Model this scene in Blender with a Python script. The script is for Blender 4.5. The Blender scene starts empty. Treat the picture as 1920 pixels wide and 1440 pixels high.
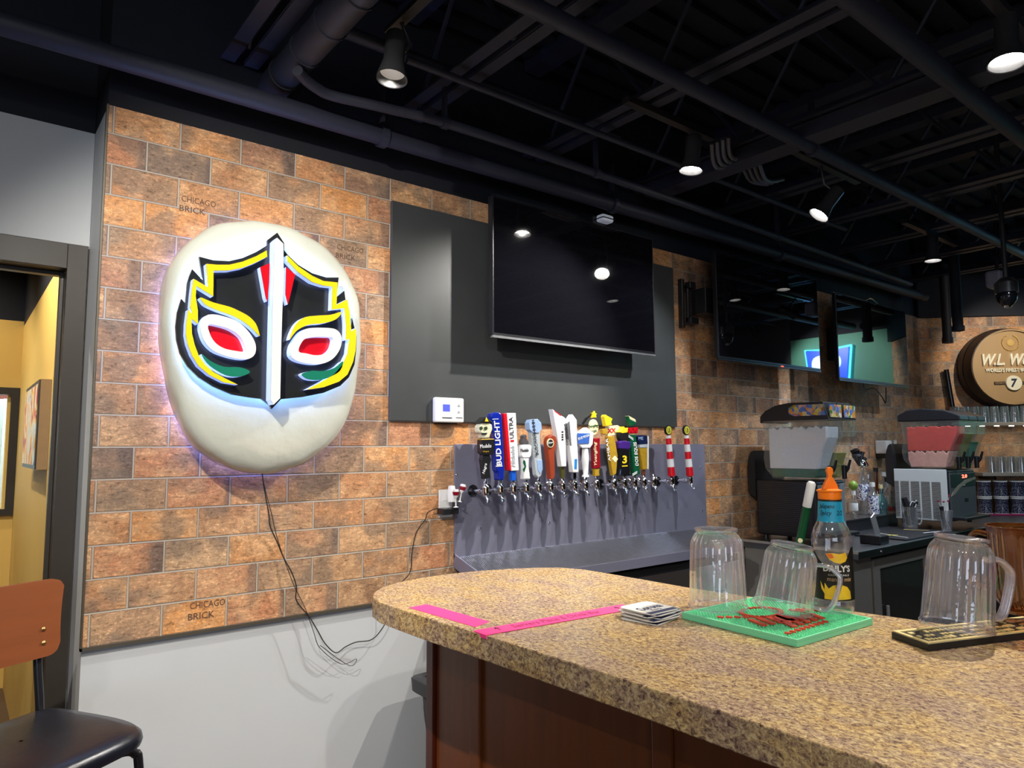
import bpy, bmesh, math, random
from mathutils import Vector, Matrix
random.seed(7)
C = bpy.context.scene
COL = C.collection
# ------------------------------------------------------------------ camera
H = 1.47
F = 1317.88
YAW, PITCH, ROLL = 0.672310765, 0.0903798104, -0.00442995197
fw = Vector((math.sin(YAW)*math.cos(PITCH), math.cos(YAW)*math.cos(PITCH), math.sin(PITCH)))
rt = Vector((math.cos(YAW), -math.sin(YAW), 0)); up = rt.cross(fw)
r2 = rt*math.cos(ROLL)+up*math.sin(ROLL); u2 = -rt*math.sin(ROLL)+up*math.cos(ROLL)
cam = bpy.data.cameras.new('camera'); camo = bpy.data.objects.new('camera', cam); COL.objects.link(camo)
camo.matrix_world = Matrix(((r2.x, u2.x, -fw.x, 0), (r2.y, u2.y, -fw.y, 0), (r2.z, u2.z, -fw.z, H), (0, 0, 0, 1)))
cam.sensor_width = 36.0; cam.lens = 36.0*F/1920.0; cam.clip_start = 0.02
C.camera = camo
# ------------------------------------------------------------------ world + exposure
w = bpy.data.worlds.new('world'); C.world = w; w.use_nodes = True
w.node_tree.nodes['Background'].inputs[0].default_value = (0.62, 0.72, 0.9, 1)
w.node_tree.nodes['Background'].inputs[1].default_value = 0.25
C.view_settings.view_transform = 'Standard'; C.view_settings.look = 'None'
C.view_settings.gamma = 1; C.view_settings.use_curve_mapping = False
C.view_settings.exposure = 0.0

def spot(name, loc, tgt, power, size=1.2, col=(1, .93, .82), blend=.6, rad=.018):
    l = bpy.data.lights.new(name, 'SPOT'); l.energy = power; l.spot_size = size; l.spot_blend = blend
    l.color = col; l.shadow_soft_size = rad
    o = bpy.data.objects.new(name, l); COL.objects.link(o); o.location = loc
    o.rotation_euler = (Vector(tgt)-Vector(loc)).to_track_quat('-Z', 'Y').to_euler()
    return o
# name, lamp position, aim, power, cone, lens visible strength  (each one sits in a track head built below)
LAMPS = [
    ('a', (-0.15, 0.95, 2.72), (1.22, 2.59, 1.40), 165, 1.32),
    ('b', (1.06, 1.95, 2.68), (1.15, 2.59, 1.7), 11, 1.7),
    ('c', (2.50, 1.86, 2.70), (1.75, 2.4, 1.25), 150, 1.6),
    ('d', (2.62, 0.70, 2.72), (1.60, 0.65, 1.07), 190, 1.7),
    ('e', (3.31, 1.70, 2.62), (2.5, 2.45, 1.2), 60, 1.6),
    ('f', (5.05, 1.84, 2.71), (4.7, 2.0, 1.0), 120, 1.6),
    ('g', (6.15, 1.30, 2.71), (7.2, 2.05, 2.15), 55, 1.0),
    ('h', (0.3, -0.3, 2.72), (1.25, .7, 1.0), 90, 1.7),  # fill lamp added behind the camera to brighten the near counter
    ('i', (-1.3, 0.4, 2.72), (-0.3, 2.2, 0.4), 34, 1.6),  # second added fill lamp, out of view, lifting the doorway side
    ('j', (4.30, 0.86, 2.71), (4.6, 1.7, .6), 60, 1.8),
    ('k', (5.55, 1.07, 2.82), (5.7, 1.8, 1.0), 40, 1.6),
    ('l', (7.0, .35, 2.74), (8.0, .72, 2.25), 120, 1.25),  # added out of view so the green wall mirrors brightly in the screens
]
for n, p, t, e, s in LAMPS:
    spot('track_spot_'+n, p, t, e*1.0, s, {'e': (.90, .94, 1), 'f': (.72, .84, 1), 'j': (.72, .84, 1), 'k': (.66, .8, 1), 'l': (.9, 1, 1), 'c': (1, .95, .88), 'a': (1, .95, .87)}.get(n, (1, .93, .82)))
def area(name, loc, rot, sx, sy, power, col):
    l = bpy.data.lights.new(name, 'AREA'); l.shape = 'RECTANGLE'; l.size = sx; l.size_y = sy; l.energy = power; l.color = col
    o = bpy.data.objects.new(name, l); COL.objects.link(o); o.location = loc; o.rotation_euler = rot; return o
# daylight of the big street windows far behind the camera, and the lamps of the yellow dining room
area('street_daylight', (-3.5, -4.8, 1.9), (math.radians(90), 0, math.radians(-20)), 4, 2.0, 90, (.72, .82, 1))
spot('dining_spot', (-0.25, 3.6, 2.72), (0.33, 3.9, 1.3), 110, 2.0, (1, .92, .78))
spot('dining_spot_far', (-0.6, 4.9, 2.72), (-0.2, 5.4, 1.2), 60, 2.2, (1, .92, .78))

# ------------------------------------------------------------------ pixel -> place helper (on a real plane)
def PX(x, y, **k):
    d = fw + r2*((x-960)/F) - u2*((y-720)/F)
    (a, v), = k.items(); i = 'XYZ'.index(a); o = (0, 0, H)[i]
    return Vector((0, 0, H)) + d*((v-o)/d[i])
# ------------------------------------------------------------------ materials
def lin(c): return tuple((v/12.92 if v <= .04045 else ((v+.055)/1.055)**2.4) for v in c)
def rgb(r, g, b): return lin((r/255, g/255, b/255))
MC = {}
def nd(nt, t, **k):
    n = nt.nodes.new(t)
    for a, v in k.items(): setattr(n, a, v)
    return n
def mat(name, col, rough=.5, metal=0, noise=.12, scale=30, bump=0, coat=0, emit=None, es=0, spec=.5, stretch=None, trans=0, ior=1.45):
    if name in MC: return MC[name]
    m = bpy.data.materials.new(name); m.use_nodes = True; nt = m.node_tree; b = nt.nodes['Principled BSDF']
    b.inputs['Roughness'].default_value = rough; b.inputs['Metallic'].default_value = metal
    b.inputs['Coat Weight'].default_value = coat; b.inputs['Specular IOR Level'].default_value = spec
    if trans: b.inputs['Transmission Weight'].default_value = trans; b.inputs['IOR'].default_value = ior
    tc = nd(nt, 'ShaderNodeTexCoord'); mp = nd(nt, 'ShaderNodeMapping'); nz = nd(nt, 'ShaderNodeTexNoise')
    nz.inputs['Scale'].default_value = scale; nz.inputs['Detail'].default_value = 3
    nt.links.new(tc.outputs['Object'], mp.inputs[0]); nt.links.new(mp.outputs[0], nz.inputs['Vector'])
    if stretch: mp.inputs['Scale'].default_value = stretch
    mx = nd(nt, 'ShaderNodeMix', data_type='RGBA')
    mx.inputs[6].default_value = (*[c*(1-noise) for c in col], 1); mx.inputs[7].default_value = (*[min(1, c*(1+noise)) for c in col], 1)
    nt.links.new(nz.outputs[0], mx.inputs[0]); nt.links.new(mx.outputs[2], b.inputs['Base Color'])
    if bump:
        bp = nd(nt, 'ShaderNodeBump'); bp.inputs['Strength'].default_value = bump; bp.inputs['Distance'].default_value = .01
        nt.links.new(nz.outputs[0], bp.inputs['Height']); nt.links.new(bp.outputs[0], b.inputs['Normal'])
    if emit:
        b.inputs['Emission Color'].default_value = (*emit, 1); b.inputs['Emission Strength'].default_value = es
    MC[name] = m; return m
def clear(name, tint=(.96, .96, .98), refl=.10, rough=.04, edge=.55, body=(.5, .5, .56), haze=.05):
    """thin clear plastic or glass: passes light straight through, reflects by viewing angle, a little haze"""
    if name in MC: return MC[name]
    m = bpy.data.materials.new(name); m.use_nodes = True; nt = m.node_tree; nt.nodes.clear()
    out = nd(nt, 'ShaderNodeOutputMaterial'); tr = nd(nt, 'ShaderNodeBsdfTransparent'); gl = nd(nt, 'ShaderNodeBsdfGlossy')
    df = nd(nt, 'ShaderNodeBsdfDiffuse'); tr.inputs[0].default_value = (*tint, 1); gl.inputs[0].default_value = (1, 1, 1, 1)
    gl.inputs['Roughness'].default_value = rough; df.inputs[0].default_value = (*body, 1)
    lw = nd(nt, 'ShaderNodeLayerWeight'); lw.inputs[0].default_value = .35
    mr = nd(nt, 'ShaderNodeMapRange'); mr.inputs[3].default_value = refl; mr.inputs[4].default_value = edge
    nt.links.new(lw.outputs['Facing'], mr.inputs[0])
    tc = nd(nt, 'ShaderNodeTexCoord'); nz = nd(nt, 'ShaderNodeTexNoise'); nz.inputs['Scale'].default_value = 35
    bp = nd(nt, 'ShaderNodeBump'); bp.inputs['Strength'].default_value = .25; bp.inputs['Distance'].default_value = .004
    nt.links.new(tc.outputs['Object'], nz.inputs[0]); nt.links.new(nz.outputs[0], bp.inputs['Height']); nt.links.new(bp.outputs[0], gl.inputs['Normal'])
    m1 = nd(nt, 'ShaderNodeMixShader'); m1.inputs[0].default_value = haze
    nt.links.new(tr.outputs[0], m1.inputs[1]); nt.links.new(df.outputs[0], m1.inputs[2])
    m2 = nd(nt, 'ShaderNodeMixShader'); nt.links.new(mr.outputs[0], m2.inputs[0])
    nt.links.new(m1.outputs[0], m2.inputs[1]); nt.links.new(gl.outputs[0], m2.inputs[2]); nt.links.new(m2.outputs[0], out.inputs[0])
    MC[name] = m; return m
def M_(nt, op, a, b=None, c=None):
    n = nd(nt, 'ShaderNodeMath', operation=op)
    for i, v in enumerate((a, b, c)):
        if v is None: continue
        if isinstance(v, (int, float)): n.inputs[i].default_value = v
        else: nt.links.new(v, n.inputs[i])
    return n.outputs[0]
def ramp(nt, fac, stops):
    r = nd(nt, 'ShaderNodeValToRGB'); e = r.color_ramp.elements
    while len(e) < len(stops): e.new(.5)
    for i, (p, c) in enumerate(stops): e[i].position = p; e[i].color = (*c, 1)
    nt.links.new(fac, r.inputs[0]); return r.outputs[0]
def mixc(nt, f, a, b, mode='MIX'):
    n = nd(nt, 'ShaderNodeMix', data_type='RGBA', blend_type=mode)
    for i, v in ((0, f), (6, a), (7, b)):
        if isinstance(v, (int, float)): n.inputs[i].default_value = v
        elif isinstance(v, tuple): n.inputs[i].default_value = (*v, 1)
        else: nt.links.new(v, n.inputs[i])
    return n.outputs[2]
def brick_mat(name, axis, u0, z0=2.518, bw=.2073, rh=.104):
    """old-brick porcelain tile laid in half bond; u runs along the wall"""
    m = bpy.data.materials.new(name); m.use_nodes = True; nt = m.node_tree; b = nt.nodes['Principled BSDF']; L = nt.links
    tc = nd(nt, 'ShaderNodeNewGeometry'); sx = nd(nt, 'ShaderNodeSeparateXYZ'); L.new(tc.outputs['Position'], sx.inputs[0])
    if axis == 'x': uu = M_(nt, 'SUBTRACT', sx.outputs[0], u0)
    else: uu = M_(nt, 'MULTIPLY', M_(nt, 'SUBTRACT', sx.outputs[0], u0), math.sqrt(2))
    row = M_(nt, 'DIVIDE', M_(nt, 'SUBTRACT', z0, sx.outputs[2]), rh); ri = M_(nt, 'FLOOR', row); rf = M_(nt, 'FRACT', row)
    odd = M_(nt, 'FLOORED_MODULO', ri, 2.0)
    # row 0 (just above z0) has index -1: odd -> whole joints at u0
    col = M_(nt, 'ADD', M_(nt, 'DIVIDE', uu, bw), M_(nt, 'MULTIPLY', M_(nt, 'SUBTRACT', 1.0, odd), .5))
    ci = M_(nt, 'FLOOR', col); cf = M_(nt, 'FRACT', col)
    du = M_(nt, 'MULTIPLY', M_(nt, 'MINIMUM', cf, M_(nt, 'SUBTRACT', 1.0, cf)), bw)
    dv = M_(nt, 'MULTIPLY', M_(nt, 'MINIMUM', rf, M_(nt, 'SUBTRACT', 1.0, rf)), rh)
    d = M_(nt, 'MINIMUM', du, dv)
    cb = nd(nt, 'ShaderNodeCombineXYZ'); L.new(ci, cb.inputs[0]); L.new(ri, cb.inputs[1])
    wn = nd(nt, 'ShaderNodeTexWhiteNoise', noise_dimensions='2D'); L.new(cb.outputs[0], wn.inputs['Vector'])
    ws = nd(nt, 'ShaderNodeSeparateColor'); L.new(wn.outputs['Color'], ws.inputs[0])
    # per brick shifted coordinates
    off = nd(nt, 'ShaderNodeVectorMath', operation='SCALE'); L.new(wn.outputs['Color'], off.inputs[0]); off.inputs['Scale'].default_value = 37.0
    ps = nd(nt, 'ShaderNodeVectorMath', operation='ADD'); L.new(tc.outputs['Position'], ps.inputs[0]); L.new(off.outputs[0], ps.inputs[1])
    def noise(scale, det=4, rough=.6, vec=None, dist=0):
        n = nd(nt, 'ShaderNodeTexNoise'); n.inputs['Scale'].default_value = scale; n.inputs['Detail'].default_value = det; n.inputs['Roughness'].default_value = rough
        n.inputs['Distortion'].default_value = dist
        L.new(vec or ps.outputs[0], n.inputs['Vector']); return n.outputs[0]
    st = nd(nt, 'ShaderNodeMapping'); st.inputs['Scale'].default_value = (1, 1, 3.2); L.new(ps.outputs[0], st.inputs[0])
    n1 = noise(9, 3, .6); n2 = noise(30, 8, .78, st.outputs[0], .8); n3 = noise(110, 4, .75); n4 = noise(6, 2, .5)
    base = ramp(nt, wn.outputs['Value'], [(0, rgb(134, 104, 80)), (.18, rgb(176, 124, 84)), (.36, rgb(146, 120, 98)), (.54, rgb(190, 132, 80)), (.7, rgb(162, 126, 98)), (.85, rgb(174, 118, 84)), (1, rgb(122, 102, 88))])
    pink = mixc(nt, M_(nt, 'MULTIPLY', ramp(nt, n1, [(.44, (0, 0, 0)), (.60, (1, 1, 1))]), .5), base, rgb(202, 162, 122))
    dk = mixc(nt, M_(nt, 'MULTIPLY', ramp(nt, n4, [(.50, (0, 0, 0)), (.60, (1, 1, 1))]), .6), pink, rgb(110, 96, 84))
    # a charred end on some bricks
    char = M_(nt, 'MULTIPLY', M_(nt, 'GREATER_THAN', ws.outputs[0], .74), M_(nt, 'GREATER_THAN', M_(nt, 'ADD', cf, M_(nt, 'MULTIPLY', n2, .5)), M_(nt, 'ADD', 1.0, M_(nt, 'MULTIPLY', ws.outputs[1], .22))))
    dk2 = mixc(nt, M_(nt, 'MULTIPLY', char, .62), dk, rgb(92, 80, 76))
    pit = ramp(nt, n2, [(.36, (.25, .22, .21)), (.43, (.82, .80, .78)), (.53, (1, 1, 1)), (.63, (1.5, 1.47, 1.42))])
    c1 = mixc(nt, .9, dk2, pit, 'MULTIPLY')
    sp = ramp(nt, n3, [(.34, (.35, .33, .32)), (.44, (1, 1, 1)), (.57, (1, 1, 1)), (.66, (1.9, 1.85, 1.8))])
    c2 = mixc(nt, .7, c1, sp, 'MULTIPLY')
    c2 = mixc(nt, 1.0, c2, (1.20, 1.20, 1.15), 'MULTIPLY')
    edge = M_(nt, 'LESS_THAN', d, M_(nt, 'ADD', .0032, M_(nt, 'MULTIPLY', M_(nt, 'SUBTRACT', n2, .45), .014)))
    c3 = mixc(nt, M_(nt, 'MULTIPLY', edge, .75), c2, rgb(70, 56, 50))
    mort = M_(nt, 'LESS_THAN', d, .0026)
    c4 = mixc(nt, mort, c3, rgb(178, 166, 150))
    L.new(c4, b.inputs['Base Color'])
    L.new(M_(nt, 'ADD', .48, M_(nt, 'MULTIPLY', n3, .3)), b.inputs['Roughness'])
    hgt = M_(nt, 'ADD', M_(nt, 'MULTIPLY', n2, .6), M_(nt, 'MULTIPLY', M_(nt, 'MINIMUM', M_(nt, 'MULTIPLY', d, 250.0), 1.0), 1.2))
    bp = nd(nt, 'ShaderNodeBump'); bp.inputs['Strength'].default_value = .35; bp.inputs['Distance'].default_value = .004
    L.new(hgt, bp.inputs['Height']); L.new(bp.outputs[0], b.inputs['Normal'])
    return m
def laminate_mat():
    m = bpy.data.materials.new('speckled_laminate'); m.use_nodes = True; nt = m.node_tree; b = nt.nodes['Principled BSDF']; L = nt.links
    tc = nd(nt, 'ShaderNodeTexCoord'); mp = nd(nt, 'ShaderNodeMapping'); L.new(tc.outputs['Object'], mp.inputs[0])
    mp.inputs['Rotation'].default_value = (0, 0, .35); mp.inputs['Scale'].default_value = (1.6, 1, 1.3)
    def noise(s, det, r, dist=.4):
        n = nd(nt, 'ShaderNodeTexNoise'); n.inputs['Scale'].default_value = s; n.inputs['Detail'].default_value = det
        n.inputs['Roughness'].default_value = r; n.inputs['Distortion'].default_value = dist; L.new(mp.outputs[0], n.inputs['Vector']); return n.outputs[0]
    a = noise(92, 8, .76, .8); c = noise(9, 4, .6); e = noise(190, 5, .75, .6)
    base = ramp(nt, a, [(.36, rgb(84, 66, 60)), (.43, rgb(146, 122, 110)), (.50, rgb(190, 166, 136)), (.57, rgb(226, 206, 160)), (.68, rgb(240, 230, 204))])
    tint = mixc(nt, .8, base, ramp(nt, c, [(.36, rgb(216, 200, 204)), (.48, rgb(236, 224, 206)), (.62, rgb(250, 230, 182))]), 'MULTIPLY')
    sp = ramp(nt, e, [(.36, (.36, .30, .32)), (.46, (1, 1, 1))])
    L.new(mixc(nt, .8, tint, sp, 'MULTIPLY'), b.inputs['Base Color'])
    b.inputs['Roughness'].default_value = .27; b.inputs['Specular IOR Level'].default_value = .45
    return m
def steel_mat(name, col, rough, sc=(2, 2, 120)):
    m = mat(name, col, rough, 1.0, .1, 6, stretch=sc); return m
BLACKP = mat('black_ceiling_paint', (.0045, .0055, .011), .75, noise=.2)
DARKST = mat('dark_blue_painted_steel', (.020, .022, .036), .55, noise=.15)
WHITEW = mat('white_wall_paint', rgb(196, 198, 200), .6, noise=.03, scale=4, bump=.05)
TRIMB = mat('dark_brown_door_paint', rgb(58, 52, 46), .4, noise=.08)
SCHL = mat('grey_metal_edge', rgb(120, 112, 98), .4, .7, .08)
YELW = mat('yellow_wall_paint', rgb(214, 178, 96), .65, noise=.05, scale=5)
CHROME = mat('chrome', (.82, .82, .84), .08, 1, .03)
BLKPL = mat('black_plastic', (.012, .012, .014), .35, noise=.15)
BLKGL = mat('black_gloss', (.008, .008, .010), .12, noise=.1)
STEEL = mat('brushed_steel', (.27, .27, .36), .36, .4, .12, 6, stretch=(2, 2, 120))
STEELD = steel_mat('dark_counter_steel', (.24, .25, .265), .34, (1.5, 1.5, 1.5))
LAM = laminate_mat()
WOODC = mat('cherry_stained_wood', rgb(112, 58, 24), .38, noise=.28, scale=7, stretch=(6, 6, .6))
WOODD = mat('cherry_wood_trim', rgb(84, 32, 18), .35, noise=.25, scale=7, stretch=(6, 6, .6))
PLY = mat('brown_plywood', rgb(128, 70, 38), .35, noise=.14, scale=6, stretch=(1, 1, 8))
WHITE = mat('white_gloss', (.80, .80, .77), .22, noise=.03)
WHITEM = mat('white_matt', (.78, .78, .76), .5, noise=.03)
INK = mat('black_ink', (.01, .01, .012), .5)
# ------------------------------------------------------------------ object helpers
W = {}
def new_obj(name, me):
    o = bpy.data.objects.new(name, me); COL.objects.link(o); return o
def obj(name, bm, m, parent=None, smooth=None, bevel=0, bseg=2):
    """link the bmesh (world coordinates) as one mesh object, as a part when parent is given"""
    bmesh.ops.recalc_face_normals(bm, faces=bm.faces)
    me = bpy.data.meshes.new(name); bm.to_mesh(me); bm.free()
    o = new_obj(name, me); me.materials.append(m)
    base = W[parent.name] if parent else None
    if parent:
        me.transform(Matrix.Translation(-base)); o.parent = parent; W[o.name] = base
    else: W[o.name] = Vector((0, 0, 0))
    if smooth is not None:
        me.shade_smooth() if hasattr(me, 'shade_smooth') else None
        for p in me.polygons: p.use_smooth = True
        if smooth < 180:
            try: me.set_sharp_from_angle(angle=math.radians(smooth))
            except Exception: pass
    if bevel:
        b = o.modifiers.new('bevel', 'BEVEL'); b.width = bevel; b.segments = bseg; b.limit_method = 'ANGLE'
    return o
def thing(name, label, cat, loc=(0, 0, 0), group=None):
    o = bpy.data.objects.new(name, None); COL.objects.link(o); o.location = loc; o.empty_display_size = .05
    o['label'] = label; o['category'] = cat
    if group: o['group'] = group
    W[o.name] = Vector(loc); return o
def tag(o, label, cat, group=None):
    o['label'] = label; o['category'] = cat
    if group: o['group'] = group
    return o
def recenter(o):
    """put the origin of a top-level mesh at its base"""
    vs = [v.co for v in o.data.vertices]
    c = Vector(((min(v.x for v in vs)+max(v.x for v in vs))/2, (min(v.y for v in vs)+max(v.y for v in vs))/2, min(v.z for v in vs)))
    o.data.transform(Matrix.Translation(-c)); o.location = c; W[o.name] = c; return o
def struct(name, bm, m, parent=None, **k):
    o = obj(name, bm, m, parent, **k)
    if parent is None: o['kind'] = 'structure'
    return o
def B(): return bmesh.new()
def box(bm, x0, x1, y0, y1, z0, z1, mtx=None):
    vs = [bm.verts.new(Vector((x, y, z)) if mtx is None else mtx @ Vector((x, y, z))) for x in (x0, x1) for y in (y0, y1) for z in (z0, z1)]
    for f in ((0, 1, 3, 2), (4, 6, 7, 5), (0, 4, 5, 1), (2, 3, 7, 6), (0, 2, 6, 4), (1, 5, 7, 3)):
        bm.faces.new([vs[i] for i in f])
    return bm
def bx(*a, **k): return box(B(), *a, **k)
def tube(bm, pts, r, n=10, cap=True):
    pts = [Vector(p) for p in pts]; rings = []
    rr = r if isinstance(r, (list, tuple)) else [r]*len(pts)
    pn = None
    for i, p in enumerate(pts):
        t = (pts[min(i+1, len(pts)-1)]-pts[max(i-1, 0)]).normalized()
        if pn is None:
            a = Vector((0, 0, 1)) if abs(t.z) < .9 else Vector((1, 0, 0)); pn = t.cross(a).normalized()
        else:
            pn = (pn - t*pn.dot(t)).normalized()
        q = t.cross(pn)
        rings.append([bm.verts.new(p+(pn*math.cos(2*math.pi*k/n)+q*math.sin(2*math.pi*k/n))*rr[i]) for k in range(n)])
    for a, b in zip(rings, rings[1:]):
        for k in range(n): bm.faces.new((a[k], a[(k+1) % n], b[(k+1) % n], b[k]))
    if cap:
        bm.faces.new(rings[0][::-1]); bm.faces.new(rings[-1])
    return bm
def smoothpts(pts, n=6):
    pts = [Vector(p) for p in pts]; out = []
    for i in range(len(pts)-1):
        p0, p1, p2, p3 = pts[max(i-1, 0)], pts[i], pts[i+1], pts[min(i+2, len(pts)-1)]
        for k in range(n):
            t = k/n
            out.append(.5*((2*p1)+(p2-p0)*t+(2*p0-5*p1+4*p2-p3)*t*t+(3*p1-p0-3*p2+p3)*t**3))
    out.append(pts[-1]); return out
def lathe(bm, prof, c=(0, 0, 0), seg=24, mtx=None, flute=0, nfl=0, closed=True):
    """prof: list of (r, z)"""
    rings = []
    for r, z in prof:
        ring = []
        for k in range(seg):
            a = 2*math.pi*k/seg; rr = r*(1+flute*math.cos(a*nfl)) if nfl else r
            v = Vector((rr*math.cos(a), rr*math.sin(a), z))
            v = (mtx @ v) if mtx is not None else v
            ring.append(bm.verts.new(v+Vector(c)))
        rings.append(ring)
    for a, b in zip(rings, rings[1:]):
        for k in range(seg): bm.faces.new((a[k], a[(k+1) % seg], b[(k+1) % seg], b[k]))
    if closed:
        bm.faces.new(rings[0][::-1]); bm.faces.new(rings[-1])
    return bm
def prism(bm, poly, f0, f1):
    """poly: 2D points; f0/f1 map a 2D point to the two faces"""
    a = [bm.verts.new(f0(*p)) for p in poly]; b = [bm.verts.new(f1(*p)) for p in poly]
    n = len(poly)
    bm.faces.new(a); bm.faces.new(b[::-1])
    for i in range(n): bm.faces.new((a[i], b[i], b[(i+1) % n], a[(i+1) % n]))
    return bm
def xz(poly, y0, y1): return prism(B(), poly, lambda a, b: Vector((a, y0, b)), lambda a, b: Vector((a, y1, b)))
def ring_xz(outer, inner, y0, y1):
    """flat ring with a hole: outer and inner loops resampled to the same count"""
    n = 48; bm = B(); o = resample(outer, n); i = align(resample(inner, n), o)
    L = [[bm.verts.new((p[0], y, p[1])) for p in q] for q, y in ((o, y0), (i, y0), (o, y1), (i, y1))]
    for k in range(n):
        j = (k+1) % n
        bm.faces.new((L[0][k], L[0][j], L[1][j], L[1][k])); bm.faces.new((L[2][k], L[3][k], L[3][j], L[2][j]))
        bm.faces.new((L[0][k], L[2][k], L[2][j], L[0][j])); bm.faces.new((L[1][k], L[1][j], L[3][j], L[3][k]))
    return bm
def resample(poly, n):
    P = [Vector((p[0], p[1])) for p in poly]; P.append(P[0]); d = [0]
    for a, b in zip(P, P[1:]): d.append(d[-1]+(b-a).length)
    out = []; j = 0
    for k in range(n):
        s = d[-1]*k/n
        while d[j+1] < s: j += 1
        t = (s-d[j])/max(1e-9, d[j+1]-d[j]); q = P[j].lerp(P[j+1], t); out.append((q.x, q.y))
    return out
def align(inner, outer):
    n = len(inner); best = None
    area = lambda q: sum(q[i][0]*q[(i+1) % n][1]-q[(i+1) % n][0]*q[i][1] for i in range(n))
    if area(inner)*area(outer) < 0: inner = inner[::-1]
    for s in range(n):
        e = sum((inner[(k+s) % n][0]-outer[k][0])**2+(inner[(k+s) % n][1]-outer[k][1])**2 for k in range(0, n, 3))
        if best is None or e < best[0]: best = (e, s)
    return [inner[(k+best[1]) % n] for k in range(n)]
def smooth_loop(poly, n=4):
    P = [Vector((p[0], p[1], 0)) for p in poly]; out = []; m = len(P)
    for i in range(m):
        p0, p1, p2, p3 = P[i-1], P[i], P[(i+1) % m], P[(i+2) % m]
        for k in range(n):
            t = k/n; q = .5*((2*p1)+(p2-p0)*t+(2*p0-5*p1+4*p2-p3)*t*t+(3*p1-p0-3*p2+p3)*t**3); out.append((q.x, q.y))
    return out
def text(name, s, o, ux, uz, m, parent, depth=.001, shear=0, bold=0, fit=True, align='L', space=1.0):
    """lettering laid on a surface: o = lower left, ux = full width vector, uz = full height vector"""
    c = bpy.data.curves.new(name, 'FONT'); c.body = s; c.extrude = .02; c.offset = bold; c.shear = shear; c.resolution_u = 2; c.space_character = space
    t = bpy.data.objects.new(name+'_tmp', c); COL.objects.link(t)
    me = bpy.data.meshes.new_from_object(t); bpy.data.objects.remove(t); bpy.data.curves.remove(c)
    vs = me.vertices; x0 = min(v.co.x for v in vs); x1 = max(v.co.x for v in vs); y0 = min(v.co.y for v in vs); y1 = max(v.co.y for v in vs)
    o, ux, uz = Vector(o), Vector(ux), Vector(uz); n = ux.cross(uz).normalized()
    if parent: o = o - W[parent.name]
    for v in vs:
        a = (v.co.x-x0)/(x1-x0); b = (v.co.y-y0)/(y1-y0); v.co = o+ux*a+uz*b+n*(depth if v.co.z > 0 else -depth*.2)
    ob = new_obj(name, me); me.materials.clear(); me.materials.append(m)
    if parent: ob.parent = parent; W[ob.name] = W[parent.name]
    return ob
def copy_tree(o, parent=None):
    c = o.copy(); COL.objects.link(c)
    if parent: c.parent = parent
    W[c.name] = W.get(o.name, Vector())
    for ch in [x for x in KIDS.get(o.name, [])]: copy_tree(ch, c)
    return c
KIDS = {}
def kids(o):
    """remember the parts of a finished thing (and theirs) so that copies can be made in loops"""
    for x in list(bpy.data.objects):
        if x.parent: KIDS.setdefault(x.parent.name, [])
        if x.parent and x not in KIDS[x.parent.name]: KIDS[x.parent.name].append(x)
#SECTION
# ------------------------------------------------------------------ the room
YB = 2.592
floor_m = mat('dark_wood_floor', rgb(84, 66, 52), .45, noise=.25, scale=5, stretch=(.6, 6, 1))
struct('floor', bx(-6, 9, -6, 7, -.1, 0), floor_m)
struct('ceiling', bx(-6, 9, -6, 7, 3.42, 3.5), BLACKP)
BR1 = brick_mat('brick_tile_back', 'x', .3687); BR2 = brick_mat('brick_tile_diagonal', 'd', 6.7)
# back wall: white plaster below, brick tile panel, black painted above
struct('wall_back', bx(.352, 6.9, 2.604, 2.87, 0, 2.614), WHITEW)
struct('wall_back_tile', bx(.352, 6.705, YB, 2.6035, .856, 2.614), BR1)
struct('wall_back_upper', bx(.352, 6.9, 2.604, 2.87, 2.6145, 3.42), BLACKP)
e = B(); box(e, .346, 1.73, 2.586, 2.6035, .846, .8555); box(e, .346, .3515, 2.586, 2.6035, .846, 2.614)
struct('trim_1', e, SCHL)
# door wall to the left, a step behind
e = B(); box(e, -6, -.62, 2.872, 3.0, 0, 2.614); box(e, .30, .3515, 2.872, 3.0, 0, 2.614); box(e, -.62, .30, 2.872, 3.0, 2.115, 2.614)
struct('wall_left', e, WHITEW)
struct('wall_left_upper', bx(-6, .3515, 2.872, 3.0, 2.6145, 3.42), BLACKP)
e = B(); box(e, .285, .347, 2.85, 2.871, 0, 2.19); box(e, -.72, .285, 2.85, 2.871, 2.10, 2.19); box(e, -.72, -.62, 2.85, 2.871, 0, 2.10)
box(e, .285, .2995, 2.8715, 3.02, 0, 2.10); box(e, -.62, .285, 2.8715, 3.02, 2.10, 2.1145); box(e, .272, .285, 2.92, 2.95, 0, 2.10); box(e, -.62, .272, 2.92, 2.95, 2.087, 2.10)
fr = struct('door_1', e, TRIMB, bevel=.002)
# baseboard under the white wall
struct('baseboard_back', bx(.36, 1.12, 2.59, 2.6035, 0, .10), mat('grey_baseboard', rgb(70, 68, 66), .5))
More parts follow.
